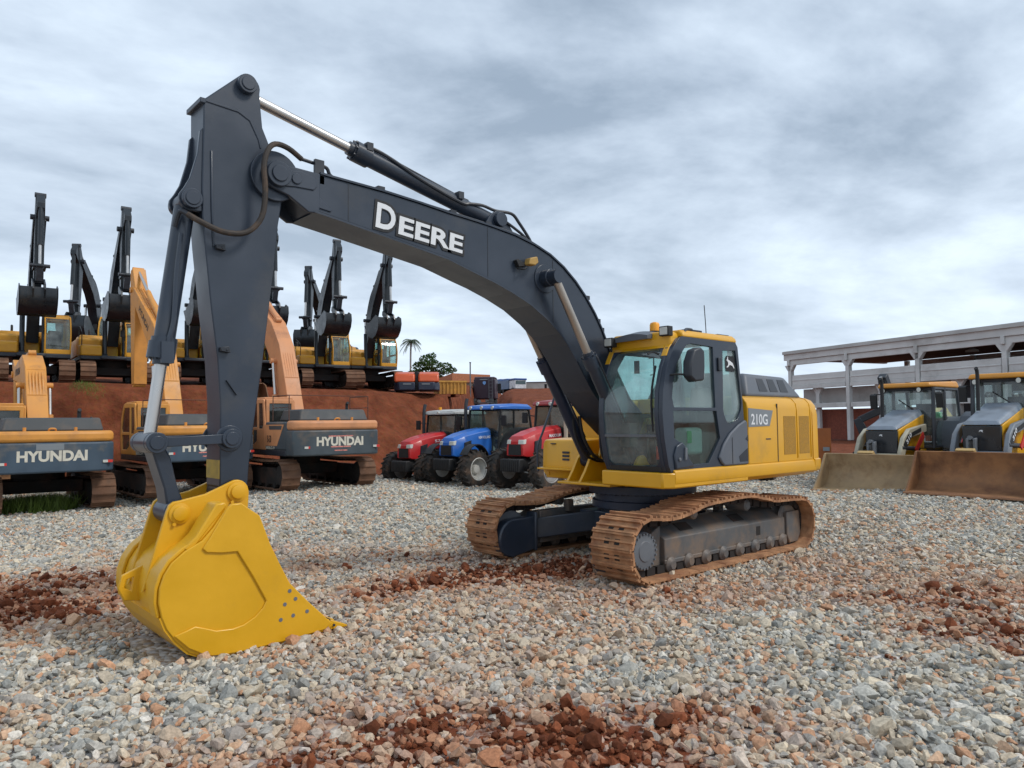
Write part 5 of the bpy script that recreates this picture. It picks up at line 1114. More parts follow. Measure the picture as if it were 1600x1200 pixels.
    b=MB(); b.tube([(1.15,.72,1.4),(1.15,.72,2.5),(1.1,.72,2.95)] if style.get('pipe')=='l' else [(1.15,-.72,1.4),(1.15,-.72,2.7),(1.08,-.72,3.1)],.065,10); b.build('exhaust_stack',style.get('pipem',M['chard']),t)
    X=lambda x: x if x<1.05 else 1.05+(x-1.05)*.77
    def squash(o):
        for v in o.data.vertices: v.co.x=X(v.co.x)
        for ch in o.children: squash(ch)
    for o in t.children:
        if o.name.split('.')[0] in ('hood','front_weight','chassis','front_fender'): squash(o)
    return t
tred=mat('red_tractor_paint',(.50,.02,.022),.4,var=.06,dirt=(.3,.1,.06),amt=.12,coat=.2); tblue=mat('blue_tractor_paint',(.018,.13,.48),.38,var=.06,dirt=(.2,.15,.12),amt=.1,coat=.2)
whiterim=mat('white_rim',(.55,.54,.50),.5,dirt=(.25,.15,.09),amt=.25); greyrim=mat('grey_rim',(.30,.29,.28),.5,dirt=(.2,.12,.08),amt=.4)
roofgrey=mat('light_grey_roof',(.42,.42,.40),.5)
tractor(716,29.0,R(7),-.55,'red tractor with grey cab roof parked leftmost beside the orange excavators',tred,roofgrey,greyrim,dict(text='5710',beacon=True))
tractor(784,27.3,R(6),-.40,'blue tractor with blue cab roof and white wheel rims between two red tractors',tblue,tblue,whiterim,dict(text='NEW HOLLAND',lamps=True))
tractor(892,25.0,R(5),-.32,'red tractor with tall cream exhaust stack, partly hidden by the yellow tool box',tred,mat('dark_red_roof',(.28,.02,.02),.4),greyrim,dict(text='MAXXUM',lamps=True,pipe='l',pipem=mat('cream_stack',(.5,.40,.30),.6)))

# ================================================================== BACKHOE LOADERS
def backhoe(px,dep,yaw,ground,label,bucketm,armm,ay=0,az=1):
    q=at(px,660,dep); t=thing('backhoe_loader',(q.x,q.y,ground),yaw,label,'backhoe loader','backhoe loaders parked nose to the yard')
    bl=mat('black_grille',(.02,.022,.026),.25)
    # origin: ground under the middle of the loader bucket edge; the machine stands behind it (-x)
    b=MB(); bw=1.15; sh=[(.0,.0),(-.45,.02),(-.70,.12),(-.84,.35),(-.86,.60),(-.74,.90)]
    P=[Vector(p) for p in sh]; inn=[]
    for i in range(len(P)):
        tt=(P[min(i+1,len(P)-1)]-P[max(i-1,0)]).normalized(); inn.append(P[i]+Vector((tt.y,-tt.x))*.03)
    b.prism([tuple(p) for p in P]+[tuple(p) for p in reversed(inn)],-bw,bw); bk=b.build('bucket',bucketm,t,sharp=60)
    for s in (1,-1):
        b=MB(); b.prism([(-.03,.0),(-.45,.02),(-.70,.12),(-.84,.35),(-.86,.60),(-.74,.90),(-.66,.88),(-.38,.42)],s*bw-.02,s*bw+.02); b.build('bucket_side',bucketm,bk)
    b=MB(); b.box(-.10,.06,-bw-.02,bw+.02,-.012,.025); b.build('cutting_edge',mat('worn_edge',(.30,.15,.08),.7,dirt=(.4,.2,.1),amt=.3),bk)
    for s in (1,-1):    # loader arms
        y=s*.62
        b=MB(); b.prism([(-.93,.45),(-1.02,.95),(-1.20,1.28),(-1.55,1.50),(-2.55,1.62),(-2.55,1.42),(-1.62,1.28),(-1.34,1.05),(-1.12,.62),(-1.02,.40)],y-.06,y+.06); la=b.build('loader_arm',armm,t,bevel=.02)
        b=MB(); b.prism([(-1.15,1.12),(-1.42,1.36),(-2.2,1.53),(-2.2,1.43),(-1.60,1.30),(-1.32,1.02)],y+s*.06,y+s*.068); pl=b.build('model_plate',M['black'],la)
        if s>0: lettering('310',(-1.36,y+.068,1.12),(-.75,0,.62),(.62,0,.75),.36,.11,M['white'],pl,bold=.03,off=.004)
        b=MB(); b.cyl((-2.1,y+s*.02,1.0),(-1.1,y+s*.02,1.05),.055,n=12); b.build('lift_ram',M['chard'],la)
        b=MB(); b.prism([(-1.75,1.0),(-2.25,1.42),(-2.32,1.28),(-1.85,.92)],y+s*.07,y+s*.10); b.build('red_lock_bar',M['red'],la)
    b=MB(); b.cyl((-1.18,-.62,.82),(-1.18,.62,.82),.085,n=16); b.build('cross_tube',armm,t)
    for y in (-.22,-.05):
        b=MB(); b.prism([(-1.06,1.20),(-.92,1.18),(-.93,.55),(-1.02,.52)],y-.03,y+.03); b.build('tilt_link',M['hubgrey'],t,bevel=.01)
    b=MB(); b.prism([(-1.0,.62),(-.93,.8),(-.74,.925),(-.85,.98),(-1.05,.8)],-.38,-.0); b.build('tilt_bracket',mat('tan_bracket',(.5,.33,.13),.6),t,bevel=.02)
    b=MB(); b.cyl((-1.9,-.3,1.1),(-.95,-.14,1.2),.05,n=12); b.build('tilt_ram',M['hubgrey'],t)
    b=MB(); b.box(-1.32,-1.27,-.46,.46,.90,1.46); b.build('grille',bl,t,bevel=.02)
    b=MB(); b.prism([(-.02,1.34),(-.06,1.32),(-.045,1.355),(.0,1.37),(.045,1.355),(.025,1.34),(.04,1.31)],-1.268,-1.262,'x'); b.build('emblem',M['white'],t)
    b=MB()
    for s in (1,-1): b.hexa([(-2.75,s*.40,1.0),(-1.34,s*.40,1.0),(-1.34,s*.47,1.0),(-2.75,s*.50,1.0),(-2.75,s*.40,1.88),(-1.34,s*.40,1.47),(-1.34,s*.47,1.47),(-2.75,s*.52,1.86)])
    b.build('side_panel',M['yellow'],t,bevel=.015)
    b=MB(); b.hexa([(-2.75,-.52,1.82),(-1.24,-.47,1.465),(-1.24,.47,1.465),(-2.75,.52,1.82),(-2.75,-.42,1.99),(-1.32,-.38,1.57),(-1.32,.38,1.57),(-2.75,.42,1.99)]); b.build('hood',M['grey'] if False else mat('bluegrey_hood',(.21,.245,.29),.42,dirt=(.2,.17,.14),amt=.15),t,bevel=.04,seg=3)
    b=MB(); b.tube([(-1.95,-.30,1.80),(-1.98,-.30,2.6),(-1.96,-.30,2.72),(-1.90,-.30,2.78)],.047,10,smooth=0); b.build('exhaust_stack',M['black'],t)
    b=MB(); b.box(-5.1,-1.35,-.45,.45,.55,.98); b.box(-3.6,-2.7,-.85,.95,.60,.92); ch=b.build('chassis',M['yellow'],t,bevel=.03)
    b=MB(); b.box(-3.5,-2.9,.95,1.02,.50,.72); b.build('step',M['black'],ch,bevel=.02)
    for s in (1,-1):
        wheel(t,-1.95,s*.82,.46,.34,M['yellow'],s); wheel(t,-4.1,s*.85,.72,.48,M['yellow'],s)
        b=MB(); b.prism([(-3.28,.95),(-3.30,1.45),(-3.45,1.68),(-3.75,1.80),(-4.9,1.80),(-4.95,1.5),(-4.62,1.45),(-4.1,1.52),(-3.62,1.3),(-3.40,.95)],s*.50 if s>0 else -1.14,s*1.14 if s>0 else -.50); b.build('rear_fender',M['grey'],t,bevel=.05,seg=3)
    # cab
    y=.76; b=MB()
    def post(p0,p1,r=.045): b.tube([p0,p1],r,6,smooth=0)
    for s in (1,-1):
        for a,c in (((-2.78,1.0),(-2.86,2.55)),((-3.55,1.0),(-3.52,2.55)),((-4.55,1.75),(-4.40,2.55))): post((a[0],s*y,a[1]),(c[0],s*y,c[1]),.055)
        post((-2.78,s*y,1.02),(-3.55,s*y,1.02)); post((-2.86,s*y,2.52),(-4.4,s*y,2.52)); post((-3.55,s*y,1.75),(-4.55,s*y,1.75))
    for a in ((-2.78,1.02),(-2.86,2.52),(-4.4,2.52),(-4.55,1.75)): post((a[0],-y,a[1]),(a[0],y,a[1]))
    b.box(-4.5,-2.8,-y,y,.94,1.02); b.box(-4.55,-3.55,-y,y,1.02,1.12); cab=b.build('cab',mat('cab_post',(.05,.055,.065),.5),t)
    b=MB()
    for s in (1,-1): b.add([(-2.79,s*y,1.04),(-2.86,s*y,2.5),(-4.4,s*y,2.5),(-4.55,s*y,1.76),(-3.55,s*y,1.74),(-3.55,s*y,1.04)],[(0,1,2,3,4,5)])
    b.add([(-2.79,-y,1.04),(-2.79,y,1.04),(-2.86,y,2.5),(-2.86,-y,2.5)],[(0,1,2,3)]); b.add([(-4.55,-y,1.76),(-4.55,y,1.76),(-4.4,y,2.5),(-4.4,-y,2.5)],[(0,1,2,3)]); b.build('cab_glass',M['paleglass'],cab)
    b=MB(); b.box(-3.95,-3.5,-.25,.25,1.3,1.5); b.box(-4.05,-3.9,-.25,.25,1.4,2.15); b.cyl((-3.0,0,1.05),(-3.12,0,1.85),.04); b.lathe((-3.15,0,1.86),(-.4,0,1),[(.19,0),(.19,.03)],18); b.box(-3.05,-2.85,-.35,.35,1.1,1.75); b.build('seat',M['seat'],cab,bevel=.03)
    b=MB(); b.box(-3.7,-3.3,.55,.72,1.75,1.92); b.build('green_bag',M['green'],cab,bevel=.03)
    b=MB(); b.hexa([(-2.60,-.80,2.56),(-2.60,.80,2.56),(-4.5,.82,2.56),(-4.5,-.82,2.56),(-2.64,-.75,2.68),(-2.64,.75,2.68),(-4.45,.77,2.75),(-4.45,-.77,2.75)]); rf=b.build('roof',mat('orange_roof',(.62,.26,.025),.42,var=.08,dirt=(.4,.2,.08),amt=.2),t,bevel=.05,seg=3)
    for yy in (-.62,.45):
        b=MB(); b.lathe((-2.66,yy,2.49),(1,0,0),[(.05,-.08),(.075,0),(.07,.03)],14); wl=b.build('work_light',M['black'],rf); b=MB(); b.cyl((-2.632,yy,2.49),(-2.622,yy,2.49),.06,n=14); b.build('lens',M['lens'],wl)
    b=MB(); b.tube([(-2.83,.3,1.9),(-2.84,-.25,2.25)],.015,6); b.build('wiper',M['black'],cab)
    for s in (1,-1):
        b=MB(); b.tube([(-2.9,s*.78,2.4),(-2.78,s*.98,2.42)],.016,6,smooth=0); b.prism([(-2.82,2.02),(-2.74,2.02),(-2.70,2.38),(-2.78,2.42)],s*.98-.10,s*.98+.10); b.build('mirror',M['black'],cab,bevel=.02)
    # digging arm folded behind the cab
    b=MB(); b.prism(limb([(-5.1,.9),(-5.5,2.0),(-5.2,2.95)],[.3,.32,.2]),-.45+ay,-.22+ay); b.v=[(v[0],v[1],v[2]*az) for v in b.v]; bm_=b.build('digging_boom',M['chard'],t,bevel=.02)
    b=MB(); b.prism(limb([(-5.15,3.05),(-5.75,2.2),(-5.9,1.2)],[.22,.28,.16]),-.45+ay,-.2+ay); b.v=[(v[0],v[1],v[2]*az) for v in b.v]; b.build('digging_arm',M['chard'],t,bevel=.02)
    b=MB(); b.cyl((-5.35,-.33+ay,2.3*az),(-5.05,-.33+ay,3.0*az),.045); b.build('digging_ram',M['chrome'],bm_)
    b=MB(); b.box(-5.2,-4.95,-1.0,1.0,.45,1.0)
    b.build('stabiliser_frame',M['yellow'],t,bevel=.03)
    def slim(o):
        for v in o.data.vertices: v.co.y*=.84
        for ch in o.children: slim(ch)
    for o in t.children:
        if o.name.split('.')[0] in ('hood','side_panel','grille','emblem','cab','roof','exhaust_stack','loader_arm','cross_tube','tilt_link'): slim(o)
    return t
rustb=mat('rusty_loader_bucket',(.27,.125,.05),.7,var=.3,scale=2,dirt=(.09,.035,.018),amt=.55,dscale=1.3,bump=.25,bscale=20)
tanb=mat('tan_loader_bucket',(.33,.225,.12),.65,var=.2,scale=3,dirt=(.16,.08,.03),amt=.35,dscale=2.2,bump=.2,bscale=20)
bh1=backhoe(1338,17.5,R(-2),.08,'backhoe loader with tan loader bucket and pale loader arms, parked right behind the yellow counterweight',tanb,mat('pale_loader_arm',(.40,.37,.28),.55,dirt=(.2,.15,.1),amt=.3),ay=-1.3,az=1.0)
bh2=backhoe(1500,15.5,R(-1),.20,'backhoe loader with rusty brown loader bucket and grey loader arms at the right edge',rustb,mat('grey_loader_arm',(.17,.19,.215),.5,dirt=(.2,.15,.1),amt=.25),az=.75)

# ================================================================== PRECAST HALL ON THE RIGHT
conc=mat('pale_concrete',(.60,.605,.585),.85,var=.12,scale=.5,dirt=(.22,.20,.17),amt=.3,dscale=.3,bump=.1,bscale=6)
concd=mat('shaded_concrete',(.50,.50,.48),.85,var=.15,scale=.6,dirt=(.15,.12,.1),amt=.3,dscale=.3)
H0=at(1241,660,72); H1l,H1d=plan(H0.x,H0.y); ax=Vector((2.69,-6.48)).normalized(); bay=7.0
ux=Vector((ax.x*RH.x+ax.y*FH.x, ax.x*RH.y+ax.y*FH.y)); hyaw=math.atan2(ux.y,ux.x)
hall=thing('concrete_hall',(H0.x,H0.y,.6),hyaw,'long unfinished precast concrete hall with open bays behind the backhoe loaders','building')
# local: x along the facade to the right, +y = away from the yard or towards? check the sign
side=Vector((-ux.y,ux.x)); tocam=Vector((CAM[0]-H0.x,CAM[1]-H0.y)); FY=1 if side.dot(tocam)>0 else -1   # +FY*y faces the yard
NB=6; Lh=bay*NB; dp=13.0
def hb(mb,x0,x1,f0,f1,z0,z1): a,c=sorted((f0*FY,f1*FY)); mb.box(x0,x1,a,c,z0,z1)   # f: distance towards the yard
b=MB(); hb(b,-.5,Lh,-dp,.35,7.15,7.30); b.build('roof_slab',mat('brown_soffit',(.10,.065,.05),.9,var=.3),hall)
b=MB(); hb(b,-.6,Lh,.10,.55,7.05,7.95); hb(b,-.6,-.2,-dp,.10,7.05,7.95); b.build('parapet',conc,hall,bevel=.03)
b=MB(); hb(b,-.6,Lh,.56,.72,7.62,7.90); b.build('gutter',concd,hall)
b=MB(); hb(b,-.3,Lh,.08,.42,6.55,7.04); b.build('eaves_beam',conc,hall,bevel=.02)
for k in range(NB+1):
    x=k*bay; b=MB(); hb(b,x-.18,x+.18,.0,.44,-.6,6.55)
    f0,f1=.06,.44; ya,yb=sorted((f0*FY,f1*FY)); b.prism([(x-.24,6.0),(x-.62,6.55),(x+.62,6.55),(x+.24,6.0)],ya,yb)
    hb(b,x-.14,x+.14,.44,.60,6.5,7.1)
    b.build('column',conc,hall,bevel=.03)
    b=MB(); hb(b,x+2.2,x+2.6,-dp+.1,-dp+.5,-.6,7.1); b.build('rear_column',concd,hall,bevel=.03)
for k in range(NB):
    x=k*bay
    b=MB(); hb(b,x+.26,x+bay-.26,.10,.36,4.55,5.55); hb(b,x+.26,x+bay-.26,.06,.40,5.0,5.10); hb(b,x+.26,x+bay-.26,.04,.42,4.20,4.54); b.build('spandrel_panel',conc,hall,bevel=.02)
    b=MB(); hb(b,x+.26,x+bay-.26,.06,.40,2.35,2.75); b.build('rail_beam',conc,hall,bevel=.02)
    b=MB(); hb(b,x+2.9,x+3.3,-.30,.05,-.6,4.9); ya,yb=sorted((-.28*FY,.03*FY)); b.prism([(x+2.9,3.6),(x+2.5,4.2),(x+3.7,4.2),(x+3.3,3.6)],ya,yb); b.build('mid_column',conc,hall,bevel=.03)
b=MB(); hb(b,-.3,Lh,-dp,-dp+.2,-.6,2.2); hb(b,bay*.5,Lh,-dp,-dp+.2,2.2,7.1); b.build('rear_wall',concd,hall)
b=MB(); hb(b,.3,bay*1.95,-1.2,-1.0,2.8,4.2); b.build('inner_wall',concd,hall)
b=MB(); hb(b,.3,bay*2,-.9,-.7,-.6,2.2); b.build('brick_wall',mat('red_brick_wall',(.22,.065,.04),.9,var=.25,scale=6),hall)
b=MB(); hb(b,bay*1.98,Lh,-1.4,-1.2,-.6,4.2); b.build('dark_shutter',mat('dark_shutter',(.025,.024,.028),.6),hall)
for k in range(2,NB):
    b=MB(); b.lathe((k*bay+1.5,-4*FY,6.6),(0,0,1),[(.5,0),(.45,.15),(.1,.3)],16); b.build('hanging_lamp',conc,hall)

# ================================================================== FAR THINGS BEYOND THE BANK
def stand(px,py,d): q=at(px,py,d); return (q.x,q.y,q.z)
def facing(px): return YAW+math.pi-math.atan((px-800)/FPX)      # heading that looks back at the yard
# yellow skip container
c=stand(703,619,44); t=thing('skip_container',c,facing(703)+R(12),'weathered yellow ribbed skip container standing at the right end of the bank edge','container')
sk=mat('weathered_yellow_skip',(.60,.31,.06),.7,var=.2,scale=3,dirt=(.3,.13,.05),amt=.35)
b=MB(); b.prism([(-.75,.1),(.75,.1),(.8,.85),(-.8,.85)],-.82,.82,holes=None); b.build('body',sk,t)
b=MB()
for k in range(8): y=-.76+k*.217; b.hexa([(.75,y-.03,.1),(.80,y-.03,.1),(.80,y+.03,.1),(.75,y+.03,.1),(.79,y-.03,.85),(.85,y-.03,.85),(.85,y+.03,.85),(.79,y+.03,.85)])
b.box(.76,.87,-.84,.84,.78,.88); b.box(-.85,.85,-.86,-.80,.80,.88); b.box(-.85,.85,.80,.86,.80,.88); b.build('rib',sk,t)
b=MB(); b.box(-.7,.9,-.4,-.15,-.05,.1); b.box(-.7,.9,.15,.4,-.05,.1); b.build('skid',M['soil'],t)
# orange machine seen from behind
c=stand(652,613,41); t=thing('excavator',c,facing(648)+math.pi-R(2),'orange excavator with dark rear seen from behind, next to the yellow skip container','excavator')
og=mat('bright_orange_paint',(.62,.10,.025),.42,var=.06,coat=.1)
for s in (1,-1):
    b=MB(); b.prism([(-1.35,s*.08),(-1.35,s*.95),(-.9,s*1.22),(.6,s*1.25),(.6,s*.08)],.05,.50,'z'); b.build('counterweight',M['navy'],t,bevel=.06)
    b=MB(); b.prism([(-1.28,.502),(-1.12,.95),(-.5,1.10),(.6,1.08),(.6,.502)],s*.09 if s>0 else -1.2,1.2 if s>0 else s*.09); b.build('engine_cover',og,t,bevel=.1,seg=3)
    b=MB(); b.box(-1.365,-1.352,s*.5-.22,s*.5+.22,.36,.43); b.build('reflector',M['decal'],t)
b=MB(); b.box(-1.0,.5,-.075,.075,.08,1.12); b.build('spine',M['black'],t)
b=MB(); b.box(.62,2.2,-1.2,1.2,.35,.75); b.prism([(2.2,.35),(.6,.35),(.62,.8),(1.6,.95)],.4,1.15); b.build('front_deck',M['decal'],t,bevel=.05)
# dark truck seen from behind
c=stand(757,640,66); t=thing('truck',c,facing(757)+math.pi-R(8),'dark purple truck seen from behind, with ladder rails and a blue shield','truck')
pu=mat('dark_purple_paint',(.028,.014,.026),.4,var=.1)
b=MB(); b.prism([(-1.0,.75),(-1.0,.85),(1.0,.85),(1.0,.75)],-.6,3.8); 
b=MB(); b.box(0,2.1,-.98,.98,.95,2.75); b.prism([(0,2.75),(.15,2.95),(1.6,2.95),(2.1,2.75)],-.95,.95); cbt=b.build('cab',pu,t,bevel=.1,seg=3)
b=MB()
for y in (-.42,-.72): b.tube([(-.05,y,1.0),(-.05,y,2.85)],.022,6,smooth=0)
for k in range(6): b.tube([(-.05,-.42,1.1+k*.3),(-.05,-.72,1.1+k*.3)],.014,6,smooth=0)
b.build('ladder',M['hubgrey'],t)
b=MB(); b.prism([(.0,2.55),(.14,2.5),(.14,2.35),(.0,2.2),(-.14,2.35),(-.14,2.5)],-.02,-.005,'x'); b.build('shield',mat('blue_shield',(.15,.32,.62),.4),cbt)
b=MB(); b.box(-.02,-.005,-.3,.4,2.66,2.75); b.build('sign_strip',M['decal'],cbt)
b=MB(); b.box(-1.6,0,-.45,-.3,.62,.85); b.box(-1.6,0,.3,.45,.62,.85); b.box(-1.5,-.1,-.9,.9,.5,.62); b.build('frame',M['hubgrey'],t)
for s in (1,-1):
    b=MB(); b.lathe((-1.0,s*.75,.45),(0,s,0),[(.3,-.2),(.5,-.18),(.52,-.1),(.52,.1),(.5,.18),(.3,.2)],20); b.build('wheel',M['black'],t)
    b=MB(); b.lathe((1.2,s*.8,.45),(0,s,0),[(.3,-.2),(.5,-.18),(.52,-.1),(.52,.1),(.5,.18),(.3,.2)],20); b.build('wheel',M['black'],t)
    b=MB(); b.box(1.7,1.8,s*1.0,s*1.3,1.7,2.4) if s>0 else b.box(1.7,1.8,-1.3,-1.0,1.7,2.4); b.build('mirror',M['black'],cbt)
# tiled house
c=stand(716,617,78); t=thing('house',c,facing(716)+R(35),'low house with a terracotta tiled roof behind the yellow skip container','house')
wl=mat('cream_wall',(.42,.36,.28),.9); tile=mat('terracotta_tiles',(.40,.15,.075),.85,var=.2,scale=8)
b=MB(); b.box(-2.2,2.2,-2.0,1.6,-.5,1.2); b.prism([(-2.2,1.2),(2.2,1.2),(2.2,1.9),(-2.2,1.3)],-2.0,1.6); hw=b.build('wall',wl,t)
b=MB(); b.hexa([(-2.8,-2.6,1.05),(2.7,-2.6,1.05),(2.7,2.2,1.35),(-2.8,2.2,1.05),(-2.8,-2.6,1.2),(2.7,-2.6,2.05),(2.7,2.2,2.05),(-2.8,2.2,1.2)]); b.build('roof',tile,t)
for y in (-.8,.6):
    b=MB(); b.box(2.195,2.215,y-.35,y+.35,.2,.95); b.build('window',M['black'],hw)
# white site container, blue tarpaulin trailer, trucks
c=stand(839,621,92); t=thing('site_container',c,facing(839)-R(8),'long white flat-roofed site cabin on the skyline left of the blue tarpaulin','container')
wm=mat('offwhite_panel',(.52,.50,.45),.7,var=.1,scale=1,dirt=(.3,.24,.18),amt=.2)
b=MB(); b.box(-1.1,1.1,-2.0,2.0,0,1.8); b.build('body',wm,t,bevel=.03)
b=MB(); b.box(-1.2,1.2,-2.1,2.1,1.8,1.9); b.build('roof',M['hubgrey'],t)
b=MB(); b.box(1.095,1.115,1.1,1.4,.05,1.6); b.build('door',M['under'],t)
c=stand(897,608,90); t=thing('trailer',c,facing(897),'trailer under a bright blue tarpaulin on the skyline behind the boom rams','trailer')
b=MB(); b.prism([(-1,.3),(1,.3),(1,.95),(.8,1.05),(-.8,1.05),(-1,.95)],-1.7,1.7); b.build('tarpaulin',mat('blue_tarpaulin',(.012,.03,.26),.5,var=.3,scale=2),t)
b=MB(); b.box(-1.05,1.05,-1.75,1.75,-.9,.3); b.build('body',mat('pinkish_panel',(.36,.24,.2),.8),t)
for i,(px,dd,lab) in enumerate(((787,96,'white and blue lorry on the skyline, leftmost of three beside the site cabin'),(798,93,'white and blue lorry on the skyline, middle of three beside the site cabin'),(810,90,'white and blue lorry on the skyline, nearest to the white site cabin'))):
    if i==0:
        t=t0=thing('lorry',(0,0,0),0,lab,'lorry','lorries parked on the skyline')
        b=MB(); b.box(-.9,.6,-.8,.8,.45,1.5); cbb=b.build('cab',mat('white_lorry_paint',(.6,.62,.64),.4),t,bevel=.08,seg=3)
        b=MB(); b.hexa([(.55,-.7,1.0),(.62,-.7,1.0),(.62,.7,1.0),(.55,.7,1.0),(.5,-.66,1.42),(.615,-.66,1.42),(.615,.66,1.42),(.5,.66,1.42)]); b.build('windscreen',M['darkglass'],cbb)
        b=MB(); b.box(-.95,.66,-.85,.85,1.5,1.72); b.build('visor',mat('lorry_blue',(.03,.09,.28),.4),cbb,bevel=.05)
        b=MB(); b.box(-4.5,-.95,-.85,.85,.5,1.6); b.build('load_body',mat('lorry_grey_blue',(.14,.2,.3),.5),t)
        for xx in (0,-2.6,-3.6):
            for s in (1,-1): b=MB(); b.cyl((xx,s*.55,.35),(xx,s*.8,.35),.35,n=14); b.build('wheel',M['black'],t)
    else: t=copy_tree(t0)
    t.location=stand(px,613.5,dd); t.rotation_euler=(0,0,facing(px)+R(28)); t['label']=lab
# lamp pole
c=stand(735,620,62); t=thing('lamp_pole',c,facing(735),'thin bare metal pole rising in front of the tiled house','pole')
b=MB(); b.tube([(0,0,-1),(0,0,2.85)],.055,8,smooth=0); b.build('pole',M['hubgrey'],t); b=MB(); b.box(-.08,.08,-.08,.08,2.84,2.92); b.build('cap',M['hubgrey'],t)
# shop building with striped sign far left
c=stand(160,590,95); t=thing('shop_building',c,facing(160),'white building with red and blue stripe, far off between two excavators','building')
b=MB(); b.box(-3,3,-1.7,1.7,-6,6.4); bw_=b.build('wall',mat('white_render',(.6,.6,.6),.8),t)
for z0,z1,cm in ((4.5,5.0,M['red']),(5.3,5.9,mat('stripe_blue',(.12,.2,.34),.5)),(4.1,4.45,mat('stripe_orange',(.6,.2,.06),.5))):
    b=MB(); b.box(3.0,3.03,-1.7,1.7,z0,z1); b.build('stripe',cm,bw_)
b=MB(); b.box(2.99,3.02,.3,1.2,-.5,1.6); b.build('window',M['darkglass'],bw_)
# small yellow digger arm, dark folded arm and rusty blade near the hall
c=stand(1487,672,44); t=thing('yellow_digger',c,facing(1487)-R(60),'small bright yellow digger arm showing between the two backhoe loaders','digger')
by=mat('bright_yellow_paint',(.68,.50,.02),.45)
b=MB(); b.prism(limb([(.4,-.2),(.05,.7),(.5,1.45)],[.22,.3,.2]),-.12,.12); b.build('boom',by,t,bevel=.02)
b=MB(); b.prism(limb([(.42,1.55),(.75,1.25),(1.0,.9)],[.2,.24,.14]),-.1,.1); b.build('arm',by,t,bevel=.02)
b=MB(); b.box(-.9,.6,-.5,.5,-1.0,-.2); b.build('body',mat('rusty_body',(.3,.12,.04),.7),t,bevel=.06)
b=MB(); b.cyl((.1,0,.2),(.35,0,1.2),.05); b.build('ram',M['chrome'],t)
c=stand(1350,725,22.0); t=thing('folded_digging_arm',c,facing(1350)+R(86),'black folded digging arm with a hanging bucket, left of the tan-bucket loader','digger')
b=MB(); b.prism(limb([(.0,.2),(.05,.9),(-.15,1.35)],[.3,.28,.2]),-.12,.12); b.build('boom',M['chard'],t,bevel=.02)
b=MB(); b.prism(limb([(-.1,1.3),(.55,1.62),(.95,1.68)],[.2,.22,.14]),-.1,.1); b.build('arm',M['chard'],t,bevel=.02)
b=MB(); b.prism([(.85,1.72),(1.12,1.82),(1.15,1.6),(.98,1.0),(.9,1.0),(.93,1.45)],-.2,.2); b.build('bucket',M['chard'],t,bevel=.02)
b=MB(); b.box(-.5,.4,-.5,.5,-.6,.3); b.build('base',mat('rusty_body',(.3,.12,.04),.7),t,bevel=.04)
c=stand(1296,772,19.5); t=thing('dozer_blade',(c[0],c[1],.05),facing(1296),'rusty orange steel blade leaning behind the yellow counterweight','blade')
b=MB(); b.prism([(.1,.0),(0,.3),(-.02,.8),(.08,1.55),(.13,1.55),(.05,.8),(.06,.3),(.16,.0)],-.24,.08); b.build('plate',mat('rusty_orange',(.33,.10,.025),.7,dirt=(.2,.06,.02),amt=.4),t)
b=MB(); b.box(.105,.125,-.12,.04,.95,1.05); b.build('label_plate',M['decal'],t)
b=MB(); b.box(-.6,.0,-.1,.2,.3,.5); b.build('push_arm',M['chard'],t)
# a parked wheel loader glimpsed under the counterweight
q=at(1200,756,21.5); t=thing('wheel_loader',(q.x,q.y,-.02),R(20),'dark wheel and orange hub glimpsed under the yellow counterweight','wheel loader')
wheel(t,0,0,.62,.45,mat('orange_hub',(.55,.2,.05),.5),1); wheel(t,-1.9,.2,.62,.45,mat('orange_hub',(.55,.2,.05),.5),1)
b=MB(); b.box(-2.2,.3,-1.6,-.4,.5,1.1); b.build('chassis',M['under'],t,bevel=.05)

# ================================================================== TREES, GRASS
bark=mat('bark',(.11,.085,.065),.9,var=.3,scale=8)
def leafmat(name,c):
    m=mat(name,c,.6,var=.45,scale=.9); return m
def leaf_cloud(mb,c,r,n,size,flat=.7):
    for i in range(n):
        v=Vector(rng.normal(size=3)); v.normalize(); v*=r*rng.uniform(.45,1.0)**.6; v.z*=flat; p=Vector(c)+v
        a=Vector(rng.normal(size=3)).normalized(); bb=a.orthogonal().normalized(); s=size*rng.uniform(.6,1.4)
        mb.add([tuple(p-a*s),tuple(p+bb*s*.6),tuple(p+a*s),tuple(p-bb*s*.6)],[(0,1,2,3)])
def tree(px,py,d,label,clumps,trunk_h,m,lsize,ln,name='broadleaf_tree'):
    c=stand(px,py,d); t=thing(name,c,0,label,'tree'); rt=Vector((RH.x,RH.y,0))
    b=MB(); b.tube([(0,0,-2),(0,0,0),tuple(rt*.15+Vector((0,0,trunk_h)))],.16,8)
    for (x,y,z,r) in clumps: e=rt*x+Vector((FH.x,FH.y,0))*y+Vector((0,0,z)); b.tube([tuple(rt*.1+Vector((0,0,trunk_h*.8))),tuple(e*.6+Vector((0,0,trunk_h*.4))),tuple(e)],.06,6)
    b.build('trunk',bark,t)
    b=MB()
    for (x,y,z,r) in clumps: leaf_cloud(b,rt*x+Vector((FH.x,FH.y,0))*y+Vector((0,0,z)),r,ln if ln>0 else int(-ln*r*r),lsize,.62)
    b.build('crown',m,t); return t
lf=leafmat('dark_leaves',(.10,.19,.055))
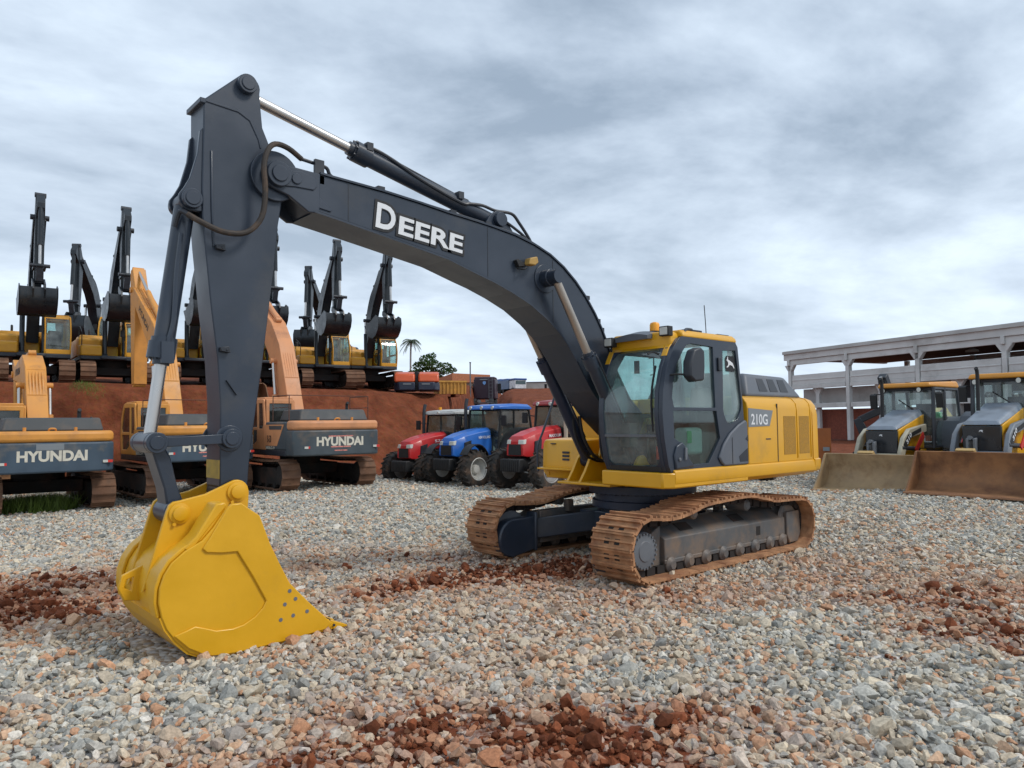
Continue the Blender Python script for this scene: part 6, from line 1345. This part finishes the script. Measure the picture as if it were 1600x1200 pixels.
tree(676,602,85,'dense spreading broadleaf tree on the skyline right of the palm',
  [(-.6,0,2.9,1.05),(-1.5,.3,2.2,.95),(.1,-.5,2.35,1.0),(-1.9,-.3,1.3,.8),(-.7,.4,1.5,1.1),(.4,.5,1.35,.95),(1.5,0,2.15,.75),(2.2,.3,1.75,.6),(1.55,-.2,1.5,.5),(.9,.2,.75,.6),(1.7,.1,.9,.35),(-.1,0,3.45,.55),(-2.4,0,1.55,.4),(.3,0,.6,.7),(-1.0,0,.6,.7)],1.2,lf,.13,-420)
tree(790,606,150,'small dark green tree on the skyline above the lorries',[(-1.2,0,.6,.9),(0,0,1.0,1.0),(1.1,0,.9,.8),(2,0,.5,.7)],.4,leafmat('far_leaves',(.07,.12,.05)),.2,-260)
# palm
c=stand(642,590,105); t=thing('palm_tree',c,0,'tall thin palm with drooping fronds on the skyline beside the last black boom','tree')
b=MB(); b.tube([(0,0,-3),(.05,0,2),(0,.05,5.2)],.13,8); b.build('trunk',mat('palm_bark',(.26,.24,.22),.9),t)
b=MB()
for k in range(22):
    a=2*math.pi*k/22+rng.uniform(-.15,.15); el=rng.uniform(-.1,1.2); Lf=rng.uniform(1.3,1.75); pts=[]
    for i in range(8):
        s=i/7; r=Lf*s*math.cos(el*(1-.5*s)); z=5.2+Lf*(math.sin(el)*s-.95*s*s*(.6+.4*math.cos(el))); pts.append(Vector((r*math.cos(a),r*math.sin(a),z)))
    sd_=Vector((-math.sin(a),math.cos(a),0))
    for i in range(1,8):
        p=pts[i]; w=.32*(1-abs(i/7-.45)); dirv=(pts[i]-pts[i-1])
        for s in (1,-1):
            for jj in (0,.33,.66):
                p2=pts[i-1].lerp(p,jj); tip=p2+sd_*s*w*1.1+dirv*.6+Vector((0,0,-.30)); b.add([tuple(p2-dirv*.14),tuple(p2+dirv*.14),tuple(tip)],[(0,1,2)])
b.build('frond',leafmat('palm_leaves',(.05,.075,.03)),t)
# grass tufts
def grass_patch(name,label,spots,h,m):
    b=MB()
    for (x,y,r,n) in spots:
        for i in range(n):
            a=rng.uniform(0,6.28); q=r*math.sqrt(rng.uniform()); gx,gy=x+q*math.cos(a),y+q*math.sin(a); z=gz(gx,gy)-.02; hh=h*rng.uniform(.4,1.2); d=Vector((rng.normal()*.35,rng.normal()*.35,1)); o=Vector((rng.normal(),rng.normal(),0)).normalized()*.012*h/.3
            b.add([(gx-o.x,gy-o.y,z),(gx+o.x,gy+o.y,z),(gx+d.x*hh,gy+d.y*hh,z+hh)],[(0,1,2)])
    o=b.build(name,m,None); tag(o,label,'grass',None,'stuff'); return o
gr=leafmat('grass_blades',(.10,.15,.02))
s1=at(45,790,19.6); s2=at(75,790,19.8); s3=at(20,795,19.4)
grass_patch('grass','green weeds growing on the ground between the tracks of the left orange excavator',[(s1.x,s1.y,.8,1500),(s2.x,s2.y,.7,1100),(s3.x,s3.y,.6,900)],.42,gr)
def bank_hit(px,py):
    for k in range(400):
        d=20+k*.06; q=at(px,py,d)
        if q.z<=gz(q.x,q.y): return q
    return at(px,py,30)
sp=[(130,602),(138,606),(122,604),(150,610)]
grass_patch('bank_weeds','small green weed patch on the upper edge of the red bank',[(bank_hit(*q).x,bank_hit(*q).y,.35,170) for q in sp],.13,gr)
for nm in [k for k in ('t','t0','tb') if False]: pass
for nm,x,lab in (): pass
